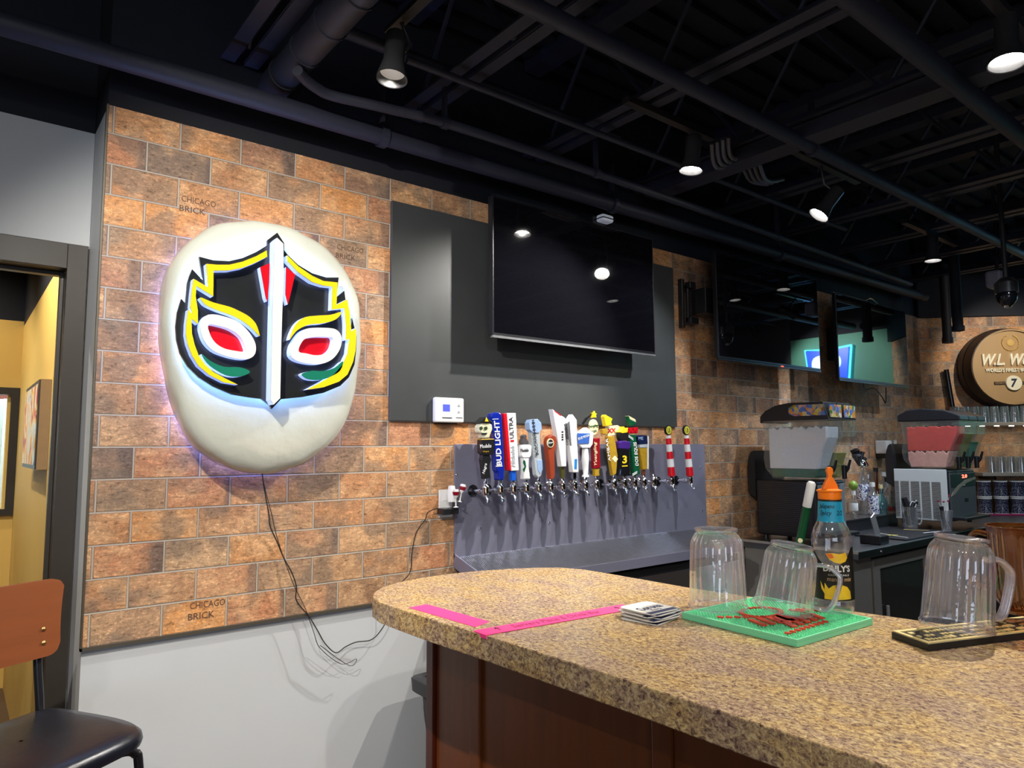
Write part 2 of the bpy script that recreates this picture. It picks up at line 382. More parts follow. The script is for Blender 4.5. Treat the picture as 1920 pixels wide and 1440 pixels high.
# diagonal bar wall
def dg(u, n, z):  # u along the wall from the corner, n out of the wall
    return Vector((6.7+u*.70711-n*.70711, 2.592-u*.70711-n*.70711, z))
def dbox(bm, u0, u1, n0, n1, z0, z1):
    vs = [bm.verts.new(dg(u, n, z)) for u in (u0, u1) for n in (n0, n1) for z in (z0, z1)]
    for f in ((0, 1, 3, 2), (4, 6, 7, 5), (0, 4, 5, 1), (2, 3, 7, 6), (0, 2, 6, 4), (1, 5, 7, 3)): bm.faces.new([vs[i] for i in f])
    return bm
struct('wall_right', dbox(B(), 0, 1.84, -.02, 0, 0, 2.605), BR2)
struct('wall_right_upper', dbox(B(), -.02, 1.84, -.02, .04, 2.6055, 3.42), BLACKP)
TEAL = mat('sea_green_wall_paint', rgb(96, 158, 132), .6, noise=.04)
struct('wall_far', bx(8.0, 8.1, .20, 1.29, 0, 2.76), TEAL)
struct('wall_far_upper', bx(8.0, 8.1, .20, 1.29, 2.7605, 3.42), BLACKP)
struct('wall_far_dark', bx(8.0, 8.1, -6, .1995, 0, 3.42), mat('charcoal_wall_paint', (.03, .03, .032), .6))
GREYW = mat('taupe_wall_paint', rgb(120, 112, 104), .6, noise=.05)
e = B(); box(e, -6, 9, -6, -5.9, 0, .8); box(e, -6, 9, -6, -5.9, 2.7, 3.42); box(e, -6, -5, -6, -5.9, .8, 2.7); box(e, -1.5, 9, -6, -5.9, .8, 2.7)
struct('wall_front', e, GREYW)
struct('wall_side', bx(-6, -5.9, -5.9, 7, 0, 3.42), GREYW)
# ------------------------------------------------------------------ yellow dining room through the doorway
struct('wall_dining_side', bx(.331, .3515, 3.021, 5.5, 0, 2.27), YELW)
struct('wall_dining_side_upper', bx(.331, .3515, 3.021, 5.5, 2.2705, 3.42), BLACKP)
e = B(); box(e, .27, 2.0, 5.5, 5.6, 0, 2.30); box(e, -6, .27, 5.5, 5.6, 0, 1.09); box(e, -6, .27, 5.5, 5.6, 1.86, 2.30); box(e, -6, -1.4, 5.5, 5.6, 1.09, 1.86)
struct('wall_dining_back', e, YELW)
struct('wall_dining_back_upper', bx(-6, 2.0, 5.5, 5.6, 2.3005, 3.42), BLACKP)
wn = thing('window_1', 'dark framed window in the yellow wall seen through the doorway', 'window', (-.56, 5.5, 1.09)); wn['kind'] = 'structure'
for k in ('label', 'category'): del wn[k]
e = B(); box(e, -1.4, .33, 5.47, 5.55, 1.82, 1.865); box(e, -1.4, .33, 5.47, 5.55, 1.06, 1.10); box(e, .285, .33, 5.47, 5.55, 1.10, 1.82)
obj('window_frame', e, mat('black_window_frame', (.02, .018, .016), .4), wn)
obj('window_pane', bx(-1.38, .29, 5.52, 5.524, 1.10, 1.82), clear('window_glass', haze=0, refl=.03), wn)
# what stands outside that window: a pale corrugated container and brick
shed = mat('pale_green_corrugated', rgb(206, 222, 214), .6, emit=None)
e = B()
for i in range(40):
    x = -2.6+i*.10; box(e, x, x+.06, 6.6, 6.66, .2, 1.86)
box(e, -2.7, 1.5, 6.66, 6.7, .2, 1.86)
tag(obj('shipping_container', e, shed), 'pale green corrugated container outside the dining room window', 'container')
area('window_daylight', (-.6, 5.8, 2.6), (math.radians(40), 0, 0), 2.0, .5, 90, (.9, .96, 1))
struct('floor_outside', bx(-6, 9, 7.0, 9, -.1, 0), GREYW)
struct('wall_outside', bx(-6, 3, 6.95, 7.05, 0, 3.42), mat('red_brick_building', rgb(120, 60, 50), .7))
# picture on the yellow wall
def art_mat():
    m = bpy.data.materials.new('abstract_painting'); m.use_nodes = True; nt = m.node_tree; b = nt.nodes['Principled BSDF']
    tc = nd(nt, 'ShaderNodeTexCoord'); n = nd(nt, 'ShaderNodeTexNoise'); n.inputs['Scale'].default_value = 6; n.inputs['Detail'].default_value = 4; n.inputs['Distortion'].default_value = 1.5
    nt.links.new(tc.outputs['Object'], n.inputs[0])
    nt.links.new(ramp(nt, n.outputs[0], [(.3, rgb(40, 110, 190)), (.42, rgb(220, 225, 215)), (.52, rgb(236, 178, 60)), (.62, rgb(200, 60, 40)), (.75, rgb(120, 60, 120))]), b.inputs[0]); return m
t = thing('framed_picture', 'colourful framed painting hanging on the yellow dining room wall', 'picture', (.33, 3.96, 1.385))
obj('frame', bx(.290, .330, 3.63, 4.29, 1.385, 1.775), mat('tan_picture_frame', rgb(150, 122, 84), .5), t); obj('frame_face', bx(.284, .2895, 3.632, 4.288, 1.387, 1.773), mat('dark_picture_frame', (.02, .018, .016), .4), t)
obj('canvas', bx(.281, .2835, 3.655, 4.265, 1.405, 1.755), art_mat(), t)
# ------------------------------------------------------------------ ceiling: joists, pipes, duct
ORD = ['first', 'second', 'third', 'fourth', 'fifth', 'sixth', 'seventh', 'eighth', 'ninth', 'tenth', 'eleventh', 'twelfth']
for k in range(10):
    x = .765+.714*k; y1 = 2.58 if k < 9 else 2.0
    t = thing('ceiling_joist', 'black open-web steel ceiling joist, %s from the left above the bar' % ORD[k], 'joist', (x, 2.58, 2.9), 'steel ceiling joists')
    for s in (-1, 1):
        e = B(); a = x+s*.043; box(e, a-.026, a+.026, -5.5, y1, 2.895, 2.902); box(e, x+s*.017-.003, x+s*.017+.003, -5.5, y1, 2.902, 2.945)
        obj('bottom_chord', e, DARKST, t)
    obj('top_chord', bx(x-.05, x+.05, -5.5, y1, 3.34, 3.41), DARKST, t)
    e = B(); y = y1-.1; i = 0
    while y > -3.4:
        tube(e, [(x, y, 2.91), (x, y-.32, 3.36)] if i % 2 == 0 else [(x, y, 3.36), (x, y-.32, 2.91)], .010, 6); y -= .32; i += 1
    obj('web', e, DARKST, t)
deck = B()
for i in range(60):
    y = -5.5+i*.14; box(deck, -5.8, 7.9, y, y+.06, 3.385, 3.4195)
struct('trim_2', deck, BLACKP)
def pipe(name, label, pts, r, clamps=(), m=DARKST, cat='pipe', cyl=14):
    t = thing(name, label, cat, pts[0])
    obj('pipe_run', tube(B(), pts, r, cyl), m, t, smooth=40)
    for c in clamps:
        c = Vector(c); e = B(); d = (Vector(pts[-1])-Vector(pts[0])).normalized()
        tube(e, [c-d*.014, c+d*.014], r*1.28, 14); box(e, c.x-.006, c.x+.006, c.y-.012, c.y+.012, c.z+r, c.z+.22)
        obj('pipe_clamp', e, m, t)
    return t
pipe('sprinkler_pipe', 'thick dark blue pipe running along the wall just above the brick tile', [(-5.5, 2.45, 2.68), (6.5, 2.45, 2.745)], .036, [(1.29, 2.45, 2.717), (2.62, 2.45, 2.724), (4.2, 2.45, 2.73)])
pts = smoothpts([(.86, 2.25, 2.757), (.90, 2.285, 2.755), (.96, 2.315, 2.752), (1.03, 2.325, 2.75), (1.25, 2.285, 2.75), (1.6, 2.25, 2.75), (3.0, 2.26, 2.75), (5.9, 2.32, 2.75)], 5)
pipe('conduit', 'dark conduit that bends out from beside the duct and runs along the bar', pts, .019, [(1.46, 2.255, 2.75), (2.3, 2.25, 2.75), (3.9, 2.28, 2.75)])
pipe('conduit', 'straight dark conduit above the bent one, left of the television', [(.95, 2.2, 2.93), (2.4, 2.2, 2.93)], .024)
pipe('sprinkler_pipe', 'long dark pipe crossing under the joists over the middle of the bar', [(1.02, 1.56, 2.82), (7.4, 1.56, 2.82)], .030, [(3.0, 1.56, 2.82)])
pipe('sprinkler_pipe', 'long dark pipe crossing under the joists at the right top', [(1.1, .93, 2.815), (7.9, .93, 2.815)], .036)
pipe('conduit', 'thin dark conduit above the track lights near the television', [(1.2, 2.10, 2.85), (4.4, 2.10, 2.85)], .014)
t = thing('air_duct', 'round dark ventilation duct in banded sections, left end of the ceiling', 'duct', (.885, 2.57, 2.84))
obj('duct_tube', tube(B(), [(.885, 2.575, 2.835), (.885, -1.5, 2.835)], .056, 24), DARKST, t, smooth=40)
for i in range(9):
    y = 2.44-i*.20; e = B(); tube(e, [(.885, y-.004, 2.835), (.885, y+.004, 2.835)], .0605, 24); obj('duct_band', e, DARKST, t)
# wide beam above the second can light
tag(recenter(obj('ceiling_beam', bx(2.86, 2.98, -5.5, 2.44, 2.82, 2.886), DARKST)), 'wide dark painted beam boxed below a joist, right of the first television', 'beam')
# bundle of cables and a splice box beyond the first can light
t = thing('cable_bundle', 'bundle of grey cables and conduit stubs right of the lit can above the bar', 'cables', (2.8, 1.95, 2.85))
for i in range(4):
    obj('cable', tube(B(), smoothpts([(2.70, 1.80+.03*i, 2.878), (2.83, 1.87+.03*i, 2.835-.006*i), (2.98, 1.84+.03*i, 2.86), (3.2, 1.92+.03*i, 2.83+.008*i), (3.38, 1.93+.03*i, 2.88)], 5), .010, 6), mat('grey_cable', (.09, .09, .10), .5), t)
# drop pipes in front of the diagonal wall
for (x, zb, l, r) in ((1796, 2.44, 'black drop pipe hanging down at the corner, the shorter and thicker one', .036), ):
    p = PX(1796, 610, Y=2.0)
    t = thing('drop_pipe', l, 'pipe', (p.x, 2.0, 2.5)); zb = PX(1796, 620, Y=2.0).z
    obj('pipe_run', tube(B(), [(p.x, 2.0, zb), (p.x, 2.0, 3.3)], r, 16), BLACKP, t, smooth=40)
    obj('pipe_collar', tube(B(), [(p.x, 2.0, zb-.002), (p.x, 2.0, zb+.035)], r*1.2, 16), BLACKP, t, smooth=40)
p = PX(1777, 643, Y=2.30)
t = thing('drop_pipe', 'brown-black drop pipe hanging in the corner, the one reaching lower', 'pipe', (p.x, 2.30, p.z))
obj('pipe_run', tube(B(), [(p.x, 2.3, p.z), (p.x, 2.3, 3.0)], .036, 16), mat('dark_brown_pipe', rgb(44, 36, 36), .5), t, smooth=40)
obj('pipe_collar', tube(B(), [(p.x, 2.3, p.z-.002), (p.x, 2.3, p.z+.045)], .042, 16), mat('dark_brown_pipe', rgb(44, 36, 36), .5), t, smooth=40)
# ------------------------------------------------------------------ track heads
LENS = mat('lit_lamp_lens', (1, 1, 1), .3, emit=(1, .95, .86), es=90)
LENSOFF = mat('lamp_lens', (.9, .9, .85), .3, emit=(1, .95, .86), es=.12)
TRACKM = mat('black_lamp_housing', (.03, .03, .032), .28)
LL = {'a': 'left of the doorway side, aimed at the mask sign', 'b': 'above the mask sign, flared black shade', 'c': 'lit above the tap row, facing the camera',
      'd': 'lit in the top right corner over the counter', 'e': 'tilted toward the televisions', 'f': 'small and lit toward the far corner', 'g': 'aimed at the barrel sign',
      'h': 'added as fill over the near end of the counter', 'i': 'added as fill over the chair by the doorway', 'j': 'over the right of the bar'}
def head(n, p, t_, r=.048, big=False, lit=True):
    p = Vector(p); d = (Vector(t_)-p).normalized()
    if n in 'bcdfjk': d = (d*.25+Vector((0, 0, -1))).normalized() if n != 'b' else Vector((-.12, -.05, -1)).normalized()
    q = Vector((0, 0, -1)).rotation_difference(d).to_matrix().to_4x4(); mx = Matrix.Translation(p) @ q
    t = thing('track_light', 'black track light head ' + LL[n], 'track light', p, 'track lights of the ceiling')
    # the lamp sits at p; the shade opens around it, body behind
    pr = [(.030, .150), (.034, .145), (.034, .05), (r*1.0, -.012), (r*1.02, -.016), (r*.96, -.014), (.030, .04), (.0295, .05)]
    obj('lamp_shade', lathe(B(), pr, seg=28, mtx=mx, closed=False), TRACKM, t, smooth=35)
    obj('lamp_cap', lathe(B(), [(.001, .151), (.031, .150)], seg=20, mtx=mx, closed=False), TRACKM, t)
    obj('lamp_lens', lathe(B(), [(.0005, .012), (r*.80, .010), (r*.80, .008)], seg=24, mtx=mx, closed=False), LENS if lit else LENSOFF, t)
    e = B(); tube(e, [p-d*.10+Vector((.036, 0, 0)), p-d*.10+Vector((.06, 0, .03)), p+Vector((.05, 0, .16)), (p.x+.03, p.y, 2.872)], .006, 8)
    obj('lamp_bracket', e, TRACKM, t, smooth=60)
    e = B()
    if n == 'b': box(e, p.x+.012, p.x+.048, p.y-1.3, p.y+.08, 2.868, 2.886); box(e, p.x+.02, p.x+.03, p.y-.9, p.y-.89, 2.886, 3.40)
    else: rl = .42 if n not in 'gk' else .30; box(e, p.x-rl, p.x+(rl if n != 'c' else .16), p.y-.018, p.y+.018, 2.868, 2.8945)
    obj('track_rail', e, TRACKM, t)
    return t
LL.update({'k': 'high over the far end of the back counter', 'l': 'added to brighten the green wall beyond the barrel sign'})
for n, p, t_, e_, s_ in LAMPS: head(n, p, t_, .050 if n != 'd' else .056, lit=(n != 'b'))
# small ceiling devices at far right
p = PX(1868, 525, Y=1.7)
t = thing('wall_speaker', 'small grey loudspeaker hung under the ceiling right of the far can light', 'speaker', p)
e = B(); box(e, p.x-.075, p.x+.075, p.y-.05, p.y+.05, p.z-.06, p.z+.06); obj('speaker_body', e, mat('grey_speaker', (.22, .22, .25), .5), t, bevel=.02)
obj('bracket', tube(B(), [p+Vector((.02, 0, .06)), p+Vector((.05, 0, .2)), (p.x+.05, p.y, 3.386)], .012, 8), TRACKM, t)
p = PX(1888, 558, Y=1.40)
t = thing('dome_camera', 'round black dome camera with a shiny lens beside the hung loudspeaker', 'camera', p)
obj('dome', lathe(B(), [(.001, -.055), (.03, -.048), (.05, -.02), (.055, .01), (.05, .03), (.001, .03)], c=p, seg=20), BLKGL, t, smooth=60)
obj('housing', lathe(B(), [(.06, .028), (.062, .09), (.03, .12), (.001, .12)], c=p, seg=20), TRACKM, t, smooth=35)
obj('lens', lathe(B(), [(.001, -.066), (.02, -.06), (.024, -.045)], c=p, seg=16), CHROME, t, smooth=60)
obj('bracket', tube(B(), [p+Vector((0, 0, .11)), (p.x, p.y, 3.386)], .014, 8), TRACKM, t)
p = PX(1142, 411, Y=2.5)
t = thing('alarm_strobe', 'small clear strobe fitting on the black wall just above the first television', 'strobe', p)
obj('strobe_base', bx(p.x-.07, p.x+.04, 2.555, 2.603, p.z-.025, p.z+.03), BLKPL, t, bevel=.006)
obj('strobe_lens', bx(p.x-.045, p.x+.04, 2.50, 2.5545, p.z-.012, p.z+.026), mat('frosted_white_lens', (.7, .72, .75), .3, emit=(.8, .85, 1), es=.15), t, bevel=.012, bseg=3)
obj('lens_band', bx(p.x-.047, p.x+.042, 2.497, 2.5545, p.z+.002, p.z+.007), BLKPL, t)
# ------------------------------------------------------------------ chalkboard panel
tag(recenter(obj('chalkboard', bx(1.407, 3.262, 2.575, 2.5915, 1.584, 2.515), mat('black_board_face', (.048, .052, .052), .40, noise=.15, scale=8), bevel=.0015)), 'large plain black board on the brick wall behind the first television', 'board')
# ------------------------------------------------------------------ televisions
SCR = mat('black_screen_glass', (.004, .004, .006), .02, noise=.02, spec=1.0); SCR.node_tree.nodes['Principled BSDF'].inputs['IOR'].default_value = 1.9
BEZ = mat('black_television_bezel', (.010, .010, .012), .3)
def tv(label, x0, x1, z0, z1, y, th, strip, mount=True):
    t = thing('television', label, 'television', ((x0+x1)/2, y, z0), 'wall televisions over the bar')
    obj('housing', bx(x0, x1, y, y+th*.45, z0, z1), BEZ, t, bevel=.003)
    obj('back_cover', bx(x0+.12, x1-.12, y+th*.45+.0005, y+th, z0+.03, z1-.12), BLKPL, t, bevel=.01)
    obj('screen', bx(x0+.008, x1-.008, y-.0012, y-.0002, z0+.014, z1-.008), SCR, t)
    obj('bottom_trim', bx(x0, x1, y-.003, y+.012, z0-.010, z0-.0005), strip, t)
    if mount:
        e = B(); xc = (x0+x1)/2; zc = (z0+z1)/2; box(e, xc-.2, xc+.2, y+th+.0005, 2.5745 if x1 < 3.2 else 2.591, zc-.12, zc+.12); obj('wall_mount', e, BLKPL, t)
    return t
SILV = mat('silver_trim', (.55, .56, .58), .25, .8)
tv('first black television over the taps, the nearest, lamp glare on its screen', 1.842, 2.935, 1.965, 2.60, 2.45, .075, SILV)
tv2 = tv('middle black television on a wall arm, blue sign light at its lower right corner', 3.400, 4.545, 1.975, 2.602, 2.38, .06, BEZ, False)
e = B(); box(e, 3.32, 3.345, 2.56, 2.591, 2.17, 2.46); box(e, 3.345, 3.40, 2.52, 2.56, 2.40, 2.44); box(e, 3.345, 3.38, 2.54, 2.56, 2.2, 2.42); box(e, 3.345, 3.42, 2.52, 2.56, 2.19, 2.23); box(e, 3.40, 3.9, 2.455, 2.55, 2.25, 2.40)
obj('wall_arm', e, BLKPL, tv2, bevel=.004)
e = B(); box(e, 4.05, 4.08, 2.3765, 2.38, 1.968, 1.975); obj('power_light', e, mat('red_led', (.5, .03, .02), .4, emit=(1, .1, .05), es=2), tv2)
tv3 = tv('third and farthest black television reflecting the green wall and the barrel sign', 4.70, 5.805, 1.925, 2.522, 2.335, .055, BEZ)
e = B(); tube(e, smoothpts([(5.15, 2.38, 1.93), (5.25, 2.42, 1.885), (5.4, 2.42, 1.90), (5.55, 2.43, 1.84), (5.6, 2.43, 1.80), (5.62, 2.43, 1.92)], 5), .004, 6); obj('power_cable', e, BLKPL, tv3)
e = B(); tube(e, [(4.72, 2.36, 2.532), (5.2, 2.36, 2.532)], .005, 6); tube(e, smoothpts([(5.2, 2.36, 2.535), (5.27, 2.36, 2.56), (5.34, 2.36, 2.55), (5.4, 2.36, 2.53)], 4), .006, 6); obj('cable_clip', e, SILV, tv3)
# neon brewery sign on the green wall that the screens mirror
t = thing('neon_sign', 'glowing blue shield shaped beer sign on the green wall, seen mirrored in the televisions', 'sign', (7.95, .45, 2.25))
yz = lambda P_, x0, x1: prism(B(), P_, lambda a, b: Vector((x0, a, b)), lambda a, b: Vector((x1, a, b)))
shp = [(.85, 2.60), (.81, 2.24), (.63, 2.20), (.46, 2.24), (.42, 2.60), (.63, 2.58)]
obj('sign_face', yz(shp, 7.94, 7.96), mat('blue_sign_face', rgb(10, 60, 220), .4, emit=(.01, .10, 1), es=3.2), t)
obj('sign_emblem', yz(smooth_loop([(.74, 2.50), (.75, 2.40), (.68, 2.34), (.56, 2.33), (.50, 2.40), (.52, 2.50), (.62, 2.53)], 3), 7.93, 7.939), mat('white_sign_light', (.8, .9, 1), .4, emit=(.4, .8, 1), es=5), t)
e = B(); q = [(7.965, a*1.0+(a-.61)*.08, b+(b-2.40)*.08) for a, b in shp]; tube(e, q+[q[0]], .012, 8)
obj('neon_tube', e, mat('cyan_neon_tube', (.1, .8, .9), .4, emit=(.10, .75, .9), es=6), t)
# ------------------------------------------------------------------ the luchador mask sign
ms = thing('mask_sign', 'big white sculpted wrestling mask sign with yellow, black and red eye piece', 'sign', (.86, 2.59, 1.37))
def zA(pts, Y): return [(lambda v: (v.x, v.z))(PX(280+x/2.769, 390+y/2.769, Y=Y)) for x, y in pts]
def zL(pts, Y): return [(lambda v: (v.x, v.z))(PX(260+x/4, 400+y/4, Y=Y)) for x, y in pts]
def zR(pts, Y): return [(lambda v: (v.x, v.z))(PX(480+x/3.79, 420+y/3.79, Y=Y)) for x, y in pts]
FOAM = mat('white_coated_foam', (.64, .66, .58), .18, noise=.02, scale=14, bump=.35, coat=.4)
outl = [(520, 67), (620, 76), (720, 104), (820, 150), (910, 212), (990, 300), (1045, 395), (1078, 500), (1088, 620), (1085, 760), (1072, 870), (1052, 980), (1030, 1070), (990, 1155), (930, 1228), (860, 1290), (770, 1340), (680, 1370), (580, 1382), (500, 1372), (400, 1338), (300, 1280), (230, 1210), (172, 1110), (135, 1000), (105, 900), (82, 760), (70, 620), (72, 500), (85, 400), (112, 300), (160, 220), (225, 155), (305, 103), (410, 73)]
ol = resample(smooth_loop(zA(outl, 2.47), 4), 96)
cx = sum(p[0] for p in ol)/96; cz = sum(p[1] for p in ol)/96
e = B(); rings = []
for (s, y) in ((.93, 2.565), (.985, 2.56), (1.0, 2.54), (1.0, 2.475), (.992, 2.455), (.97, 2.435), (.92, 2.418), (.82, 2.404), (.65, 2.394), (.45, 2.389), (.22, 2.387), (.02, 2.386)):
    rings.append([e.verts.new((cx+(p[0]-cx)*s+.0018*math.sin(k*.9+y*40), y, cz+(p[1]-cz)*s+.0018*math.sin(k*1.3+y*57))) for k, p in enumerate(ol)])
for a, b in zip(rings, rings[1:]):
    for k in range(96): e.faces.new((a[k], a[(k+1) % 96], b[(k+1) % 96], b[k]))
e.faces.new(rings[0][::-1]); e.faces.new(rings[-1])
obj('head_form', e, FOAM, ms, smooth=180)
LEDB = mat('blue_white_led_strip', (.6, .7, 1), .5, emit=(.20, .26, 1), es=42)
e = B(); q = [(cx+(p[0]-cx)*.88, 2.574, cz+(p[1]-cz)*.88) for p in ol]; tube(e, q+[q[0]], .006, 6); obj('halo_led_strip', e, LEDB, ms)
blackL = [(1040, 145), (965, 200), (965, 238), (880, 290), (780, 335), (680, 358), (560, 352), (455, 325), (480, 500), (402, 418), (380, 470), (365, 520), (350, 675), (320, 640), (290, 740), (278, 850), (285, 950), (310, 1050), (370, 1150), (450, 1230), (560, 1300), (700, 1360), (820, 1380), (920, 1392), (985, 1440)]
blackR = [(112, 1315), (178, 1245), (330, 1230), (480, 1200), (600, 1150), (660, 1090), (700, 1000), (712, 900), (715, 800), (683, 668), (672, 740), (650, 640), (628, 475), (572, 520), (588, 380), (500, 380), (400, 350), (300, 290), (222, 215), (200, 185), (200, 135)]
YP = 2.352
pl = zL(blackL, YP)+zR(blackR, YP)
BLKM = mat('black_sign_face', (.018, .02, .02), .25, noise=.08, coat=.3)
obj('eye_plate', xz(pl, YP, YP+.012), BLKM, ms)
# led glow behind the eye plate (a strip following its edge, a little inside)
LEDC = mat('ice_blue_led_strip', (.6, .8, 1), .5, emit=(.20, .42, 1), es=75)
pr_ = resample(pl, 90); cx2 = sum(p[0] for p in pr_)/90; cz2 = sum(p[1] for p in pr_)/90
e = B(); q = [(cx2+(p[0]-cx2)*.90, YP+.018, cz2+(p[1]-cz2)*.86) for p in pr_]; tube(e, q+[q[0]], .004, 6); obj('plate_led_strip', e, LEDC, ms)
e = B(); tube(e, [(cx2-.2, YP+.012, cz2), (cx2-.2, 2.405, cz2)], .006, 8); tube(e, [(cx2+.2, YP+.012, cz2), (cx2+.2, 2.405, cz2)], .006, 8); obj('standoff', e, CHROME, ms)
YEL = mat('yellow_sign_face', rgb(240, 214, 30), .3, noise=.04); REDS = mat('red_sign_face', rgb(214, 20, 34), .25, noise=.05); GRN = mat('green_sign_face', rgb(24, 120, 96), .3, noise=.15, scale=20)
EDGE = mat('frosted_acrylic_edge', (.62, .68, .82), .3, emit=(.26, .38, 1), es=1.1)
def acr(name, pts, m, Y=2.318):
    """one raised letter-like piece: coloured face on a clear lit acrylic body"""
    f = obj(name, xz(pts, Y, Y+.004), m, ms)
    obj('acrylic_edge', xz(pts, Y+.0042, YP-.0003), EDGE, f)
    return f
# points traced at the front face distance
YF = 2.318
acr('zigzag_band', zL([(960, 278), (880, 322), (780, 362), (680, 385), (590, 385), (508, 378), (522, 555), (412, 490), (398, 590), (388, 700), (405, 755), (372, 722), (358, 830), (355, 910), (368, 980), (400, 1065), (450, 1145), (530, 1212), (640, 1268), (745, 1285), (650, 1238), (560, 1190), (500, 1135), (450, 1065), (420, 985), (400, 900), (396, 790), (445, 830), (445, 730), (428, 620), (434, 545), (560, 622), (562, 430), (680, 428), (780, 408), (880, 368), (965, 325)], YF), YEL)
acr('zigzag_band', zR([(222, 222), (300, 300), (400, 368), (480, 405), (580, 415), (572, 575), (648, 535), (668, 640), (678, 765), (708, 740), (713, 800), (708, 900), (690, 980), (650, 1070), (590, 1120), (480, 1160), (360, 1178), (460, 1125), (550, 1072), (615, 1000), (652, 920), (665, 815), (640, 825), (642, 720), (630, 598), (540, 607), (545, 445), (480, 438), (400, 412), (300, 342), (225, 262)], YF), YEL)
acr('brow', zL(smooth_loop([(465, 630), (560, 668), (680, 700), (760, 735), (830, 775), (880, 830), (905, 900), (904, 918), (850, 862), (770, 802), (690, 762), (600, 730), (510, 690), (475, 655)], 3), YF), YEL)
acr('brow', zR(smooth_loop([(607, 625), (570, 676), (480, 705), (380, 715), (300, 750), (258, 795), (240, 822), (255, 770), (290, 705), (350, 662), (450, 650), (530, 645)], 3), YF), YEL)
def ring(name, o_, i_, fn, m):
    o2 = smooth_loop(fn(o_, YF), 4); i2 = smooth_loop(fn(i_, YF), 4)
    f = obj(name, ring_xz(o2, i2, YF, YF+.004), m, ms); obj('acrylic_edge', ring_xz(o2, i2, YF+.0042, YP-.0003), EDGE, f); return f
iL = [(525, 835), (620, 848), (700, 878), (760, 925), (790, 980), (800, 1036), (720, 1030), (640, 1012), (575, 970), (535, 905)]
ring('eye_ring', [(500, 770), (560, 757), (650, 775), (740, 810), (810, 870), (860, 940), (880, 1000), (870, 1060), (820, 1093), (740, 1090), (650, 1068), (560, 1030), (500, 970), (470, 900), (462, 830)], iL, zL, WHITE)
iR = [(340, 822), (420, 802), (500, 802), (545, 808), (540, 870), (500, 918), (430, 933), (360, 920), (302, 903)]
ring('eye_ring', [(270, 830), (320, 765), (380, 740), (500, 738), (570, 750), (608, 800), (600, 880), (550, 955), (470, 993), (380, 993), (290, 972), (247, 935), (247, 880)], iR, zR, WHITE)
obj('red_eye', xz(smooth_loop(zL(iL, YF+.01), 3), YP-.006, YP-.0005), REDS, ms); obj('red_eye', xz(smooth_loop(zR(iR, YF+.01), 3), YP-.006, YP-.0005), REDS, ms)
acr('cheek_mark', zL(smooth_loop([(475, 1055), (540, 1108), (640, 1150), (760, 1155), (835, 1185), (800, 1213), (730, 1226), (650, 1212), (560, 1162), (505, 1112)], 3), YF), GRN)
acr('cheek_mark', zR(smooth_loop([(330, 1062), (400, 1043), (470, 1045), (560, 1022), (618, 975), (600, 1040), (540, 1080), (460, 1108), (380, 1105), (340, 1085)], 3), YF), GRN)
acr('forehead_wedge', zR([(32, 305), (98, 278), (94, 420), (82, 548), (70, 520)], YF), REDS)
acr('forehead_wedge', zR([(215, 305), (278, 358), (250, 480), (228, 570), (210, 500)], YF), REDS)
acr('nose_bar', zR([(133, 115), (150, 97), (195, 140), (197, 400), (188, 600), (180, 850), (172, 1238), (126, 1283), (106, 1250), (112, 900), (120, 560), (128, 300)], 2.305), WHITE, 2.305)
# cords
CORD = mat('black_cord', (.012, .01, .01), .45)
pts = [PX(x, y, Y=2.592) for x, y in [(490, 885), (492, 910), (500, 960), (503, 985), (516, 1012), (530, 1045), (545, 1075), (552, 1100), (553, 1125), (578, 1155), (592, 1180), (606, 1205), (626, 1222), (645, 1212), (665, 1203), (692, 1198), (710, 1180), (724, 1155)]]
for i, p_ in enumerate(pts): p_.y = 2.585-.012*abs(math.sin(i*.7))
pts += [PX(738, 1108, Y=2.57), PX(768, 1075, Y=2.58), PX(772, 1040, Y=2.585), PX(780, 1000, Y=2.585), PX(797, 975, Y=2.58), PX(803, 960, Y=2.575), PX(820, 953, Y=2.565)]
obj('power_cord', tube(B(), smoothpts(pts, 5), .0021, 6), CORD, ms)
pts = [PX(x, y, Y=2.56) for x, y in [(494, 905), (508, 960), (520, 1010), (548, 1090), (572, 1140), (588, 1185), (600, 1215), (640, 1245), (668, 1235), (655, 1248), (600, 1210)]]
obj('power_cord', tube(B(), smoothpts(pts, 5), .0013, 5), CORD, ms)
# ------------------------------------------------------------------ thermostat
a = PX(811, 792, Y=2.57); b = PX(866, 748, Y=2.57); b.x = a.x+.150; b.z = a.z+.108
t = thing('thermostat', 'white wall thermostat with blue display overlapping the black board edge', 'thermostat', (a.x, 2.591, a.z))
obj('cover', bx(a.x, b.x, 2.548, 2.5745, a.z, b.z), WHITE, t, bevel=.008, bseg=3)
obj('back_plate', bx(a.x+.02, b.x-.02, 2.5746, 2.591, a.z-.006, a.z+.0005), BLKPL, t)
obj('display', bx(a.x+.038, a.x+.074, 2.5468, 2.5478, a.z+.048, a.z+.078), mat('blue_lcd', rgb(70, 80, 190), .3, emit=(.12, .15, .7), es=.5), t)
for dz in (.042, .070):
    v = [(a.x+.112, a.z+dz), (a.x+.128, a.z+dz), (a.x+.120, a.z+dz+.013)]
    obj('button', xz(v, 2.5468, 2.5479), mat('grey_button', (.35, .35, .36), .5), t)
obj('lettering', bx(a.x+.105, a.x+.140, 2.5470, 2.5478, a.z+.020, a.z+.023), INK, t); obj('lettering', bx(a.x+.035, a.x+.085, 2.5470, 2.5478, a.z+.018, a.z+.022), INK, t)
